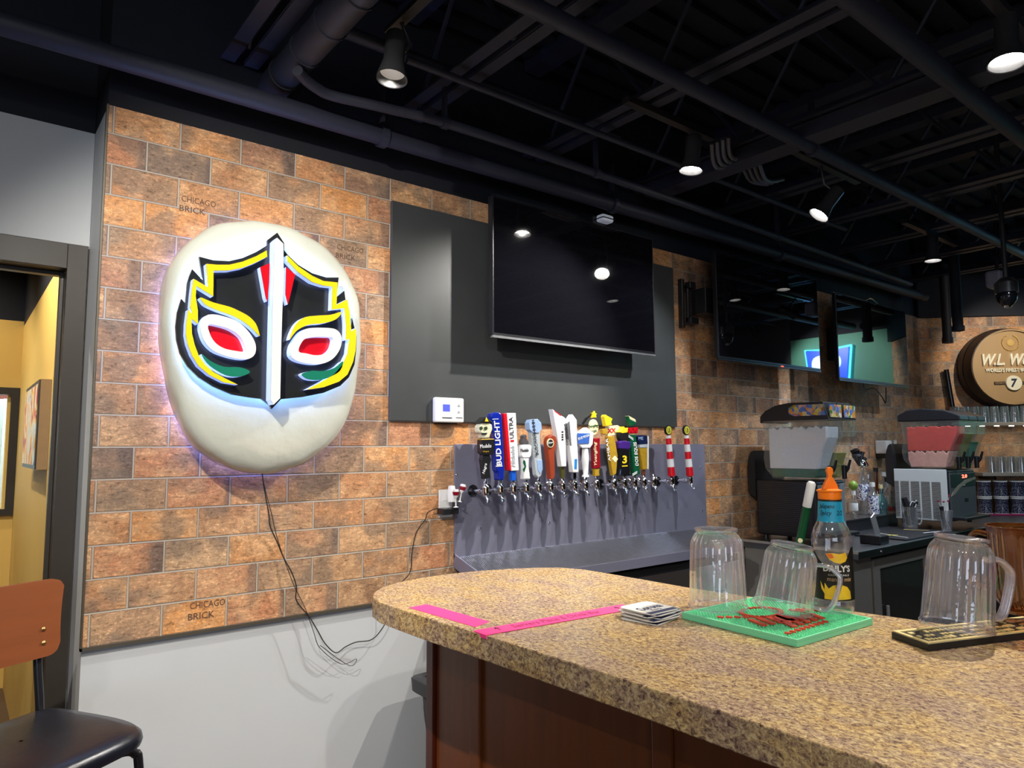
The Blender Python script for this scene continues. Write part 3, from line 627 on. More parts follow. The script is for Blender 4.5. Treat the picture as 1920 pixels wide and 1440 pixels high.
# ------------------------------------------------------------------ outlet, adapter, wine glass night light
a = PX(823, 971, Y=2.586); b = PX(851, 917, Y=2.586)
t = thing('wall_outlet', 'white outlet plate on the brick at the left edge of the steel panel', 'outlet', (a.x, 2.591, a.z))
obj('plate', bx(a.x, a.x+.070, 2.586, 2.5915, a.z, b.z), WHITE, t, bevel=.003)
for z in (a.z+.028, a.z+.085): obj('socket', bx(a.x+.018, a.x+.052, 2.5845, 2.5858, z-.014, z+.014), WHITEM, t, bevel=.002)
t = thing('power_adapter', 'black plug adapter in the lower socket of the outlet', 'adapter', (a.x+.03, 2.5455, a.z+.028))
obj('adapter_body', bx(a.x-.012, a.x+.070, 2.535, 2.584, a.z+.016, a.z+.042), BLKPL, t, bevel=.003)
t = thing('night_light', 'white plug-in night light with two little red wine glasses', 'night light', (a.x+.04, 2.56, a.z+.08))
zc = a.z+.088; xc = a.x+.045
obj('light_body', lathe(B(), [(.001, -.02), (.018, -.02), (.020, .02), (.014, .048), (.001, .05)], c=(xc, 2.556, zc), seg=16), WHITE, t, smooth=40)
WINE = mat('red_wine', rgb(110, 10, 24), .2, emit=(.3, .0, .02), es=.2)
for gx, gz, rot in ((xc+.004, zc+.008, 0), (xc+.036, zc+.028, .25)):
    mx = Matrix.Translation((gx, 2.530, gz)) @ Matrix.Rotation(rot, 4, 'Y')
    g = obj('wine_glass', lathe(B(), [(.001, -.052), (.012, -.050), (.003, -.046), (.0025, -.012), (.010, -.004), (.014, .010), (.012, .026)], seg=14, mtx=mx, closed=False), WHITE, t, smooth=50)
    obj('wine', lathe(B(), [(.001, -.006), (.0115, .000), (.0147, .010), (.0141, .016), (.001, .016)], seg=14, mtx=mx, closed=False), WINE, g, smooth=50)
# ------------------------------------------------------------------ tap wall
sp = thing('tap_backsplash', 'brushed steel backsplash panel with drip tray on the brick wall under the taps', 'backsplash', (2.62, 2.59, .84))
obj('steel_panel', bx(1.734, 3.524, 2.583, 2.5915, .995, 1.487), STEEL, sp, bevel=.001)
e = B(); q = [(2.583, 1.0), (2.583, .975), (2.36, .905), (2.355, .935), (2.365, .935), (2.372, .925), (2.575, .99)]
yzp = [(2.5915, 1.001), (2.5915, .965), (2.345, .885), (2.345, .930), (2.352, .930), (2.352, .912)]
e = prism(B(), yzp, lambda a, b: Vector((1.745, a, b)), lambda a, b: Vector((3.513, a, b))); obj('drip_tray', e, STEEL, sp)
for x in (1.734, 3.516):
    e = prism(B(), [(2.5915, 1.012), (2.5915, .955), (2.340, .875), (2.340, .936)], lambda a, b: Vector((x, a, b)), lambda a, b: Vector((x+.008, a, b))); obj('tray_end', e, STEEL, sp)
e = B()
sl = lambda y: .912+(y-2.352)*(.089/.2395)
for i in range(176):
    x = 1.752+i*.010; vs = [(x, 2.362), (x+.0045, 2.362), (x+.0045, 2.572), (x, 2.572)]
    a0 = [e.verts.new((p[0], p[1], sl(p[1])+.002)) for p in vs]; a1 = [e.verts.new((p[0], p[1], sl(p[1])+.006)) for p in vs]
    e.faces.new(a1); e.faces.new(a0[::-1])
    for k in range(4): e.faces.new((a0[k], a0[(k+1) % 4], a1[(k+1) % 4], a1[k]))
obj('grate', e, mat('perforated_steel', (.45, .46, .48), .3, .9), sp)
for x, y in ((900, 990), (1030, 980), (1170, 972), (856, 890), (856, 1000), (1313, 876), (1316, 958)):
    p = PX(x, y, Y=2.583); obj('screw', lathe(B(), [(.001, 0), (.006, 0), (.0045, .0035), (.001, .004)], c=(p.x, 2.583, p.z), seg=12, mtx=Matrix.Rotation(math.radians(90), 4, 'X')), CHROME, sp, smooth=60)
obj('undershelf', bx(1.76, 3.50, 2.36, 2.60, .835, .872), BLKPL, sp)
# --- taps
def zt(x, y, Y=2.485): return PX(840+x/3.84, 750+y/3.84, Y=Y)
YT = 2.485
def hpoly(parent, name, pts, dep, m, y=YT, fn=None, bevel=.002, zo=None):
    f = fn or (lambda a, b: zt(a, b, y)); q = [(lambda v: (v.x, v.z))(f(a, b)) for a, b in pts]
    return obj(name, xz(q, y-dep/2, y+dep/2), m, parent, bevel=bevel)
def htext(parent, s, a, b, c, m, y, **k):
    """a: start of baseline, b: end of baseline, c: top of the first letter (zoomed pixels)"""
    A, B_, C_ = [zt(*p, y) for p in (a, b, c)]
    return text('lettering', s, A, B_-A, C_-A, m, parent, depth=.0012, **k)
TAPX = [(270, 655, 1), (375, 650, 1), (468, 645, 1), (562, 640, 1), (652, 635, 1), (738, 632, 1), (823, 628, 1), (910, 622, 1), (988, 620, 1), (1068, 612, 1), (1195, 607, 1), (1268, 603, 1), (1342, 600, 1), (1410, 597, 1), (1480, 592, 1), (1610, 597, 1), (1742, 592, 1)]
NAMES = ['black and white tap handle with a skull figure on top, leftmost of the row', 'tall glossy royal blue tap handle with white lettering',
 'tall white and red tap handle with slim upright lettering', 'short white tap handle with a dark ornate top, left of the octagonal one', 'pale tap handle with an octagonal head and a pointed lower end',
 'red-brown wooden tap handle with a round black badge', 'tallest plain white tap handle with a slanted top', 'white tap handle with an angular top and a small blue panel',
 'white pear shaped tap handle with a blue square label', 'dark red tap handle carrying a round cream disc', 'gold tap handle with a red double cross block', 'dark purple and black tap handle with a yellow numeral',
 'dark green slanted tap handle with a red double cross', 'gold tap handle with a navy top', 'bare chrome tap without a handle', 'red and white striped tap handle, left one of the striped pair', 'red and white striped tap handle, right one at the end of the row']
TAPS = []
for i, (tx, ty, _) in enumerate(TAPX):
    p = zt(tx, ty); p.z = 1.282; x = p.x
    t = thing('beer_tap', NAMES[i], 'beer tap', (x, 2.583, 1.27), 'beer taps on the steel panel'); TAPS.append(t)
    R90 = Matrix.Rotation(math.radians(90), 4, 'X')
    obj('flange', lathe(B(), [(.001, 0), (.026, 0), (.027, .004), (.018, .012), (.012, .016), (.001, .016)], c=(x, 2.5825, 1.280), seg=22, mtx=R90), BLKGL if i in (0, 1, 2, 10, 15, 16) else CHROME, t, smooth=40)
    obj('shank', lathe(B(), [(.0085, .016), (.0085, .05), (.013, .052), (.013, .066), (.009, .068), (.009, .082)], c=(x, 2.5825, 1.280), seg=16, mtx=R90, closed=False), CHROME, t, smooth=40)
    obj('faucet_body', lathe(B(), [(.001, -.026), (.013, -.021), (.0165, -.005), (.0142, .008), (.0168, .014), (.0135, .024), (.0075, .028), (.0075, .034), (.011, .036), (.0095, .044), (.001, .046)], c=(x, YT, 1.282), seg=18), CHROME, t, smooth=60)
    mx = Matrix.Translation((x, YT-.004, 1.270)) @ Matrix.Rotation(math.radians(-28), 4, 'X')
    obj('spout', lathe(B(), [(.008, .01), (.0082, -.014), (.007, -.030), (.009, -.032), (.009, -.040), (.005, -.040), (.0045, -.03)], seg=14, mtx=mx, closed=False), CHROME, t, smooth=40)
    if i != 14: obj('lever', tube(B(), [(x, YT, 1.32), (x, YT, 1.345)], .0045, 10), CHROME, t, smooth=60)
def hx(i): return TAPS[i]
NAVY = mat('royal_blue_gloss', rgb(20, 40, 150), .12, noise=.08, coat=.5); GOLD = mat('gold_handle', rgb(200, 160, 50), .3, .3, noise=.25, scale=60)
BLK = mat('black_handle', (.014, .014, .016), .25); CRM = mat('cream_handle', rgb(232, 224, 180), .35); WINR = mat('dark_red_handle', rgb(140, 20, 30), .3, noise=.2, scale=60)
BRWN = mat('red_brown_wood_handle', rgb(150, 62, 36), .4, noise=.25, scale=20); PURP = mat('purple_handle', rgb(64, 36, 120), .3); DGRN = mat('dark_green_handle', rgb(14, 84, 52), .3)
SREDM = mat('bright_red_handle', rgb(206, 20, 36), .3); LBLU = mat('pale_blue_label', rgb(150, 176, 214), .35, noise=.2, scale=90); BLUL = mat('blue_label', rgb(60, 100, 180), .35, noise=.2, scale=60)
WHH = mat('white_handle', (.76, .77, .78), .25, noise=.03); SILG = mat('pale_grey_handle', rgb(176, 184, 190), .3, noise=.1, scale=50); YELH = mat('yellow_handle', rgb(236, 206, 40), .3)
yf = lambda d: YT-d/2-.0006
# 1 skull figure
t = hx(0)
hpoly(t, 'handle_grip', [(238, 395), (290, 395), (300, 430), (285, 480), (292, 560), (250, 570), (240, 480), (232, 430)], .026, BLK)
lb = hpoly(t, 'handle_label', [(225, 290), (240, 278), (305, 278), (320, 290), (318, 380), (300, 395), (240, 395), (225, 380)], .034, BLK); hpoly(t, 'label_rim', [(222, 282), (318, 278), (322, 286), (226, 290)], .036, GOLD)
sk = hpoly(t, 'skull_figure', [(207, 190), (225, 165), (270, 160), (298, 175), (303, 215), (290, 240), (280, 275), (235, 278), (228, 245), (208, 235)], .040, mat('painted_skull', rgb(214, 212, 180), .4, noise=.35, scale=160), bevel=.006)
hpoly(t, 'hat', [(205, 165), (235, 138), (252, 122), (270, 140), (300, 162), (255, 170)], .05, BLK); hpoly(t, 'hat_crest', [(240, 158), (250, 125), (268, 158)], .056, YELH)
for ex in (228, 262): hpoly(t, 'eye_socket', [(ex, 195), (ex+16, 190), (ex+22, 205), (ex+12, 217), (ex, 212)], .004, mat('dark_green_paint', rgb(40, 60, 30), .5), y=YT-.022, bevel=0)
hpoly(t, 'teeth', [(240, 238), (280, 236), (276, 250), (244, 252)], .004, INK, y=YT-.022, bevel=0)
htext(t, 'Modelo', (232, 348), (312, 342), (230, 320), WHH, YT-.0178); htext(t, 'Negra', (268, 535), (285, 460), (245, 530), WHH, YT-.0136, shear=.3); htext(t, 'Negra', (250, 380), (295, 378), (250, 365), GOLD, YT-.0178)
# 2 blue
t = hx(1)
g = hpoly(t, 'handle_grip', [(296, 115), (302, 98), (320, 90), (350, 90), (366, 98), (370, 120), (375, 200), (390, 500), (385, 520), (385, 575), (347, 578), (344, 522), (334, 505), (312, 250)], .040, NAVY, bevel=.008)
htext(t, 'BUD LIGHT', (388, 470), (368, 150), (350, 472), WHH, YT-.0208, bold=.02)
e = hpoly(t, 'printed_frame', [(343, 474), (345, 480), (392, 478), (391, 472)], .002, WHH, y=YT-.0208, bevel=0); hpoly(t, 'printed_frame', [(318, 140), (320, 136), (362, 134), (362, 138)], .002, WHH, y=YT-.0208, bevel=0)
# 3 white red
t = hx(2)
hpoly(t, 'handle_grip', [(408, 95), (472, 95), (494, 506), (440, 510)], .034, WHH); hpoly(t, 'red_side', [(384, 98), (407, 95), (439, 510), (424, 507)], .034, SREDM)
hpoly(t, 'blue_ferrule', [(446, 512), (478, 510), (482, 578), (452, 582)], .022, mat('bright_blue_ferrule', rgb(30, 90, 200), .25))
htext(t, 'ULTRA', (474, 275), (466, 122), (446, 277), INK, YT-.0178); htext(t, 'Michelob', (484, 480), (478, 330), (458, 482), SILG, YT-.0178, shear=.35)
hpoly(t, 'red_mark', [(450, 288), (474, 287), (475, 300), (451, 301)], .002, SREDM, y=YT-.0178, bevel=0)
# 4 short white
t = hx(3)
hpoly(t, 'handle_grip', [(530, 415), (570, 415), (568, 480), (580, 570), (530, 572), (532, 480)], .030, WHH, bevel=.005); lb = hpoly(t, 'handle_label', [(514, 335), (525, 322), (575, 322), (586, 335), (582, 400), (570, 415), (525, 415), (515, 400)], .034, WHH)
hpoly(t, 'ornate_top', [(525, 320), (520, 300), (532, 275), (530, 258), (545, 248), (556, 256), (552, 275), (568, 300), (570, 320)], .026, mat('dark_ornament', rgb(80, 76, 80), .4, noise=.9, scale=200))
htext(t, 'Modelo', (522, 375), (580, 372), (522, 350), INK, YT-.0178); hpoly(t, 'green_mark', [(545, 430), (556, 440), (562, 480), (548, 520), (538, 500), (552, 480), (540, 450)], .002, DGRN, y=YT-.0158, bevel=0)
# 5 octagon
t = hx(4)
hpoly(t, 'handle_grip', [(585, 235), (610, 235), (645, 235), (668, 480), (660, 540), (640, 560), (622, 540), (600, 360)], .026, SILG); hpoly(t, 'lower_point', [(625, 430), (664, 430), (668, 500), (652, 535), (632, 505)], .030, LBLU)
hpoly(t, 'octagonal_head', [(568, 165), (582, 142), (630, 137), (655, 165), (660, 210), (640, 238), (598, 240), (572, 212)], .034, LBLU)
htext(t, 'BUSCHHHHHHH', (652, 395), (622, 140), (632, 398), INK, YT-.0178, bold=.01)
# 6 brown
t = hx(5)
hpoly(t, 'handle_grip', [(712, 265), (735, 250), (760, 262), (768, 300), (760, 345), (752, 380), (755, 540), (745, 570), (725, 572), (705, 345), (700, 300)], .032, BRWN, bevel=.004)
c = zt(738, 310, YT-.02); obj('round_badge', lathe(B(), [(.001, 0), (.021, 0), (.021, .004), (.001, .004)], c=(c.x, YT-.0165, c.z), seg=24, mtx=Matrix.Rotation(math.radians(90), 4, 'X')), CRM, t)
obj('badge_centre', lathe(B(), [(.001, .0045), (.0165, .0045), (.0165, .0055), (.001, .0055)], c=(c.x, YT-.0165, c.z), seg=24, mtx=Matrix.Rotation(math.radians(90), 4, 'X')), INK, t)
htext(t, 'Shiner', (720, 318), (758, 310), (720, 303), WHH, YT-.0225, shear=.3)
# 7 tall white slanted
t = hx(6)
hpoly(t, 'handle_grip', [(737, 66), (800, 112), (828, 130), (836, 478), (802, 480), (770, 250)], .032, WHH); hpoly(t, 'ferrule', [(806, 482), (832, 480), (834, 560), (812, 565)], .016, mat('brass_green', rgb(110, 110, 60), .3, .6))
hpoly(t, 'slanted_face', [(748, 75), (798, 110), (795, 116), (752, 84)], .034, SREDM, bevel=0)
for z in (225, 245, 262, 280): hpoly(t, 'print_mark', [(818, z), (830, z-1), (831, z+9), (819, z+10)], .002, INK, y=YT-.0168, bevel=0)
# 8 white angular
t = hx(7)
hpoly(t, 'handle_grip', [(882, 103), (912, 145), (925, 520), (885, 520), (840, 165)], .030, WHH); hpoly(t, 'side_panel', [(838, 170), (860, 150), (875, 330), (862, 330)], .032, mat('pewter_panel', rgb(120, 122, 126), .3, .3, noise=.5, scale=150))
hpoly(t, 'blue_panel', [(895, 425), (915, 422), (912, 500), (893, 498)], .032, mat('cyan_blue_panel', rgb(40, 130, 200), .3)); hpoly(t, 'ferrule', [(893, 521), (918, 521), (918, 570), (895, 570)], .018, CHROME)
htext(t, 'COORS LIGHT', (866, 325), (852, 170), (850, 327), INK, YT-.0168)
# 9 pear shaped
t = hx(8)
a0 = zt(990, 555); a1 = zt(985, 330); dz = a1.z-a0.z
obj('handle_grip', lathe(B(), [(.001, 0), (.018, .001), (.018, .006), (.012, .014), (.016, dz*.35), (.0185, dz*.6), (.016, dz*.85), (.012, dz), (.001, dz)], c=(a0.x, YT, a0.z), seg=22), WHH, t, smooth=50)
hpoly(t, 'label_block', [(922, 235), (930, 228), (1025, 228), (1030, 238), (1024, 318), (1005, 345), (950, 345), (926, 322)], .036, WHH); hpoly(t, 'blue_label', [(932, 240), (1020, 240), (1014, 312), (936, 316)], .003, BLUL, y=YT-.0195, bevel=0)
hpoly(t, 'domed_top', [(945, 227), (965, 212), (985, 197), (1005, 212), (1018, 227)], .03, WHH, bevel=.004); htext(t, 'BLUE MOON', (938, 290), (1016, 262), (936, 272), WHH, YT-.0212)
# 10 disc and red
t = hx(9)
hpoly(t, 'handle_grip', [(1035, 275), (1082, 272), (1080, 350), (1086, 490), (1042, 495), (1040, 350)], .028, WINR, bevel=.004); hpoly(t, 'brass_ferrule', [(1048, 496), (1082, 494), (1078, 520), (1082, 545), (1050, 548)], .02, GOLD)
c = zt(1046, 195, YT+.03); obj('round_disc', lathe(B(), [(.001, 0), (.030, 0), (.031, .006), (.030, .012), (.001, .012)], c=(c.x, YT+.036, c.z), seg=30, mtx=Matrix.Scale(1.28, 4, (0, 0, 1)) @ Matrix.Rotation(math.radians(90), 4, 'X')), CRM, t, smooth=40)
hpoly(t, 'eagle_top', [(1030, 130), (1035, 105), (1028, 90), (1042, 95), (1052, 78), (1056, 95), (1068, 98), (1060, 112), (1066, 128), (1045, 126)], .012, YELH, y=YT+.030)
hpoly(t, 'wing', [(962, 170), (985, 130), (1028, 98), (1032, 108), (1000, 145), (975, 178)], .006, BLK, y=YT+.034)
htext(t, 'Yuengling', (1012, 205), (1082, 196), (1010, 180), DGRN, YT+.0222, shear=.25); htext(t, 'LAGER', (1022, 236), (1072, 230), (1020, 220), DGRN, YT+.0222); htext(t, 'Yuengling', (1078, 470), (1072, 300), (1052, 472), CRM, YT-.0148, shear=.25)
# 11 gold with XX
t = hx(10)
hpoly(t, 'handle_grip', [(1140, 262), (1188, 262), (1210, 400), (1200, 530), (1178, 545), (1160, 440)], .024, GOLD, bevel=.003)
hpoly(t, 'emblem_block', [(1140, 188), (1215, 182), (1238, 200), (1230, 250), (1142, 262)], .020, CRM, y=YT+.022); hpoly(t, 'crest', [(1112, 120), (1120, 105), (1172, 135), (1162, 160), (1170, 180), (1125, 190)], .026, YELH)
hpoly(t, 'side_wing', [(1100, 210), (1138, 205), (1138, 250), (1105, 245)], .02, GOLD)
htext(t, 'XX', (1148, 238), (1208, 234), (1148, 206), SREDM, YT+.0112, bold=.03); htext(t, 'AMBAR', (1172, 440), (1150, 275), (1156, 443), WHH, YT-.0128); hpoly(t, 'diamond_mark', [(1190, 400), (1212, 425), (1192, 452), (1168, 425)], .028, CRM)
# 12 purple/black 3
t = hx(11)
hpoly(t, 'handle_grip', [(1222, 345), (1290, 350), (1296, 530), (1300, 545), (1222, 545), (1226, 500)], .038, BLKGL, bevel=.006); hpoly(t, 'purple_body', [(1212, 300), (1240, 292), (1300, 300), (1296, 350), (1280, 358), (1215, 352)], .040, PURP, bevel=.006)
hpoly(t, 'figure_head', [(1222, 240), (1235, 215), (1280, 215), (1290, 250), (1282, 292), (1232, 292), (1225, 270)], .030, BLK, bevel=.004); hpoly(t, 'yellow_crest', [(1212, 232), (1240, 212), (1250, 190), (1262, 205), (1280, 200), (1276, 235), (1240, 240)], .034, YELH)
htext(t, '3', (1256, 458), (1288, 456), (1256, 400), YELH, YT-.0198, bold=.03); hpoly(t, 'print_mark', [(1254, 480), (1292, 478), (1292, 470), (1254, 472)], .002, YELH, y=YT-.0200, bevel=0)
# 13 green slanted
t = hx(12)
hpoly(t, 'handle_grip', [(1295, 250), (1335, 250), (1368, 530), (1330, 548)], .030, DGRN); hpoly(t, 'slanted_top', [(1288, 115), (1335, 145), (1342, 175), (1300, 192), (1292, 160)], .026, DGRN); hpoly(t, 'cream_tip', [(1287, 113), (1336, 140), (1341, 163), (1296, 140)], .028, CRM)
hpoly(t, 'red_emblem', [(1292, 200), (1366, 196), (1362, 240), (1296, 242)], .008, SREDM); htext(t, 'XX', (1296, 238), (1364, 236), (1296, 198), SREDM, YT-.006, bold=.04)
htext(t, 'DOS EQUIS', (1376, 472), (1360, 302), (1350, 474), WHH, YT-.0158, bold=.02)
for k in (0, 10): hpoly(t, 'white_stripe', [(1328, 532+k), (1362, 512+k), (1363, 516+k), (1329, 537+k)], .002, WHH, y=YT-.0160, bevel=0); hpoly(t, 'white_stripe', [(1300, 252+k), (1334, 276+k), (1334, 281+k), (1300, 257+k)], .002, WHH, y=YT-.0160, bevel=0)
# 14 navy gold
t = hx(13)
hpoly(t, 'handle_grip', [(1366, 345), (1420, 345), (1420, 498), (1392, 502)], .028, GOLD, bevel=.003); hpoly(t, 'navy_top', [(1350, 262), (1360, 252), (1415, 256), (1420, 315), (1362, 320)], .036, mat('navy_label', rgb(24, 34, 70), .3)); hpoly(t, 'white_band', [(1364, 321), (1418, 316), (1420, 344), (1366, 344)], .032, SILG)
hpoly(t, 'white_side', [(1421, 258), (1430, 262), (1428, 500), (1421, 498)], .034, WHH); htext(t, 'ME', (1372, 288), (1406, 286), (1372, 266), LBLU, YT-.0188); hpoly(t, 'ferrule', [(1396, 503), (1416, 502), (1414, 545), (1398, 548)], .014, mat('copper_ferrule', rgb(170, 110, 80), .3, .7))
# 16, 17 striped
for i, x0, x1 in ((15, 1585, 1610), (16, 1715, 1742)):
    t = hx(i); a0 = zt(x1, 545); a1 = zt(x0, 255); L = a1-a0
    segs = [(0, .22, SREDM), (.22, .42, WHH), (.42, .60, SREDM), (.60, .78, WHH), (.78, .93, SREDM), (.93, 1, WHH)]
    for s0, s1, m in segs:
        p0 = a0+L*s0; p1 = a0+L*s1; r0 = .0205-.006*s0; r1 = .0205-.006*s1
        obj('handle_stripe', tube(B(), [p0, p1-L*.002], [r0, r1], 16), m, t, smooth=40)
    c = a1+L*.13
    obj('round_badge', lathe(B(), [(.001, 0), (.027, 0), (.028, .006), (.027, .012), (.001, .012)], c=(c.x, YT+.004, c.z), seg=26, mtx=Matrix.Rotation(math.radians(90), 4, 'X')), BLK, t, smooth=40)
    obj('badge_centre', lathe(B(), [(.001, .0122), (.022, .0122), (.022, .0132), (.001, .0132)], c=(c.x, YT+.004, c.z), seg=26, mtx=Matrix.Rotation(math.radians(90), 4, 'X')), mat('lime_yellow_badge', rgb(214, 206, 70), .35), t)
    text('lettering', 'LB', (c.x-.011, YT-.0094, c.z-.012), (.022, 0, 0), (0, 0, .024), INK, t, depth=.0008)
    0 and text('lettering', 'LONE', (a0.x-.010, YT-.022, a0.z+L.z*.12), (.018, 0, 0), (0, 0, .006), WHH, t, depth=.0008)
# pressed words on a few of the tiles
STAMP = mat('stamped_tile_shadow', rgb(92, 66, 52), .7)
for (x, y) in ((356, 1132), (340, 366), (632, 456)):
    p = PX(x, y+12, Y=YB)
    tw = bpy.data.objects['wall_back_tile']
    text('pressed_lettering', 'CHICAGO', (p.x, YB-.0003, p.z+.002), (.115, 0, 0), (0, 0, .022), STAMP, tw, depth=.0006); text('pressed_lettering', 'BRICK', (p.x-.005, YB-.0003, p.z-.034), (.085, 0, 0), (0, 0, .022), STAMP, tw, depth=.0006)
# ------------------------------------------------------------------ bar counter
TOPZ = 1.07
poly = [(.899, 1.60), (.899, 1.69), (.915, 1.76), (.95, 1.815), (1.0, 1.862), (1.07, 1.898), (1.16, 1.916), (1.27, 1.918), (1.38, 1.900), (1.48, 1.867), (1.56, 1.825), (1.62, 1.775), (1.652, 1.70), (1.662, 1.58), (1.668, 1.4), (1.672, 1.278), (1.72, .98), (1.773, .668), (1.81, .42), (1.90, -.3), (1.95, -1.6), (.955, -1.6), (.942, .424), (.935, .83), (.918, 1.243), (.904, 1.45)]
ct = thing('bar_counter', 'long speckled tan laminate bar top with a rounded end', 'counter', (1.3, .6, 0))
obj('countertop', prism(B(), poly, lambda a, b: Vector((a, b, TOPZ)), lambda a, b: Vector((a, b, TOPZ-.054))), LAM, ct, bevel=.0025)
cab = thing('bar_cabinet', 'cherry brown panelled bar front under the speckled counter', 'cabinet', (1.35, .1, 0))
obj('carcass', bx(1.136, 1.52, -1.6, 1.775, 0, 1.015), WOODD, cab)
def panel(y0, y1): obj('panel', bx(1.130, 1.1355, y0, y1, .02, 1.0), WOODC, cab)
obj('stile', bx(1.118, 1.1355, 1.776, 1.812, 0, 1.015), WOODD, cab, bevel=.002)
ys = [1.772, 1.55, .92, .29, -.34, -.97, -1.6]
for a, b in zip(ys, ys[1:]):
    panel(b+.052, a-.001 if a > 1.6 else a-.001)
    if b > -1.5: obj('stile', bx(1.120, 1.1355, b+.002, b+.048, 0, 1.015), WOODC, cab, bevel=.003)
obj('end_panel', bx(1.137, 1.52, 1.7755, 1.80, 0, 1.015), WOODD, cab)
# ------------------------------------------------------------------ pink tape
PINK = mat('hot_pink_tape', rgb(255, 62, 140), .5, noise=.03)
def flat(pts, z0, z1): return prism(B(), pts, lambda a, b: Vector((a, b, z1)), lambda a, b: Vector((a, b, z0)))
t = thing('tape_strip', 'short blank hot pink tape strip along the counter edge', 'tape', (.96, 1.45, TOPZ))
obj('tape', flat([(.9235, 1.58), (.978, 1.583), (.995, 1.336), (.94, 1.317)], TOPZ+.0003, TOPZ+.0009), PINK, t)
t = thing('tape_strip', 'long hot pink tape strip across the counter with black handwriting and arrows', 'tape', (1.14, 1.25, TOPZ))
tp = obj('tape', flat([(.922, 1.292), (.920, 1.243), (1.352, 1.207), (1.360, 1.262)], TOPZ+.0010, TOPZ+.0016), PINK, t)
obj('tape_fold', flat([(.9165, 1.290), (.9165, 1.244), (.9205, 1.244), (.9215, 1.290)], TOPZ-.007, TOPZ+.0014), PINK, t)
hw = Vector((1, -.085, 0)).normalized(); hu = Vector((.085, 1, 0)).normalized()
text('handwriting', 'Servers Place & Drink Bar', Vector((1.002, 1.252, TOPZ+.0017)), hw*.255, hu*.026, mat('purple_marker', rgb(150, 20, 90), .5), t, depth=.0003, shear=.2)
for x in (.960, 1.312):
    o = Vector((x, 1.258-(x-.96)*.085, TOPZ+.0017)); text('arrow_mark', '\u2191', o, hw*.012, hu*.026, INK, t, depth=.0003, bold=.02)
# ------------------------------------------------------------------ coasters
CARD = mat('white_coaster_card', rgb(232, 230, 224), .6, noise=.03); NAVC = mat('navy_coaster_print', rgb(36, 44, 90), .5)
cs = thing('coaster', 'white square coaster printed in navy, topmost of its stack', 'coaster', (1.308, 1.128, TOPZ+.0215), 'coasters stacked on the counter')
def rsq(h, r=.012): return smooth_loop([(-h+r*.3, -h+r*.3), (-h+r, -h), (h-r, -h), (h-r*.3, -h+r*.3), (h, -h+r), (h, h-r), (h-r*.3, h-r*.3), (h-r, h), (-h+r, h), (-h+r*.3, h-r*.3), (-h, h-r), (-h, -h+r)], 1)
R_ = Matrix.Rotation(.06, 4, 'Z')
def csq(h, z0, z1, dx=0, dy=0, r=0, sy=1):
    c0 = cs.location; q = [Matrix.Rotation(r, 2) @ Vector((a, b*sy)) for a, b in rsq(h)]
    return prism(B(), [(v.x+c0.x+dx, v.y+c0.y+dy) for v in q], lambda a, b: Vector((a, b, z1)), lambda a, b: Vector((a, b, z0)))
z = TOPZ+.0215
obj('card', csq(.051, z, z+.0020), CARD, cs)
obj('printed_band', prism(B(), [(1.259, 1.080), (1.355, 1.080), (1.355, 1.096), (1.259, 1.096)], lambda a, b: Vector((a, b, z+.0025)), lambda a, b: Vector((a, b, z+.0021))), NAVC, cs)
text('lettering', 'Corona', (1.268, 1.115, z+.0021), (.078, 0, 0), (0, .026, 0), NAVC, cs, depth=.0004, bold=.02)
text('lettering', 'Extra', (1.290, 1.102, z+.0021), (.034, 0, 0), (0, .009, 0), NAVC, cs, depth=.0004)
kids(cs)
pl_ = [(.006, -.004, .10), (-.004, .003, -.06), (.010, -.006, .16), (-.006, -.010, .03), (.004, .004, -.12), (-.008, -.006, .2)]
STK = ['second from the top of its stack', 'third from the top of its stack', 'in the middle of its stack, turned clockwise', 'just below the middle of its stack', 'second from the bottom of its stack', 'lowest of its stack, lying on the counter']
for i, (dx, dy, r) in enumerate(pl_):
    zz = TOPZ+.0215-.0034*(i+1)-.0003
    c = copy_tree(cs); c.location = (cs.location.x+dx, cs.location.y+dy, zz); c.rotation_euler = (0, 0, r); c['label'] = 'white square coaster, ' + STK[i]
# ------------------------------------------------------------------ green spill mat
GM = mat('mint_green_rubber', rgb(128, 226, 176), .4, noise=.05); REDR = mat('orange_red_rubber', rgb(216, 66, 44), .4, noise=.06)
m_ = thing('bar_mat', 'square mint green rubber bar mat with red raised letters', 'bar mat', (1.5, .92, TOPZ))
gq = [(1.358, 1.072), (1.342, .776), (1.640, .764), (1.664, 1.060)]
g1 = lambda s: [(1.502+(a-1.502)*s, .918+(b-.918)*s) for a, b in gq]
obj('base', flat(g1(1.0), TOPZ+.0005, TOPZ+.010), GM, m_, bevel=.001)
e = B()
o_, i_ = g1(1.0), g1(.965)
for k in range(4):
    j = (k+1) % 4; q = [o_[k], o_[j], i_[j], i_[k]]
    prism(e, q, lambda a, b: Vector((a, b, TOPZ+.0155)), lambda a, b: Vector((a, b, TOPZ+.0101)))
obj('rim', e, GM, m_)
e = B()
def gmap(u, v):
    a, b, c, d = [Vector((*p, 0)) for p in gq]; return (a*(1-u)+d*u)*(1-v)+(b*(1-u)+c*u)*v
n = 30
for i in range(n):
    for j in range(n):
        p = gmap(.035+.93*(i+.5)/n, .035+.93*(j+.5)/n); h = .0016
        box(e, p.x-h, p.x+h, p.y-h, p.y+h, TOPZ+.0101, TOPZ+.0142)
nub = obj('nubs', e, GM, m_); nub['kind'] = 'stuff'
e = B()
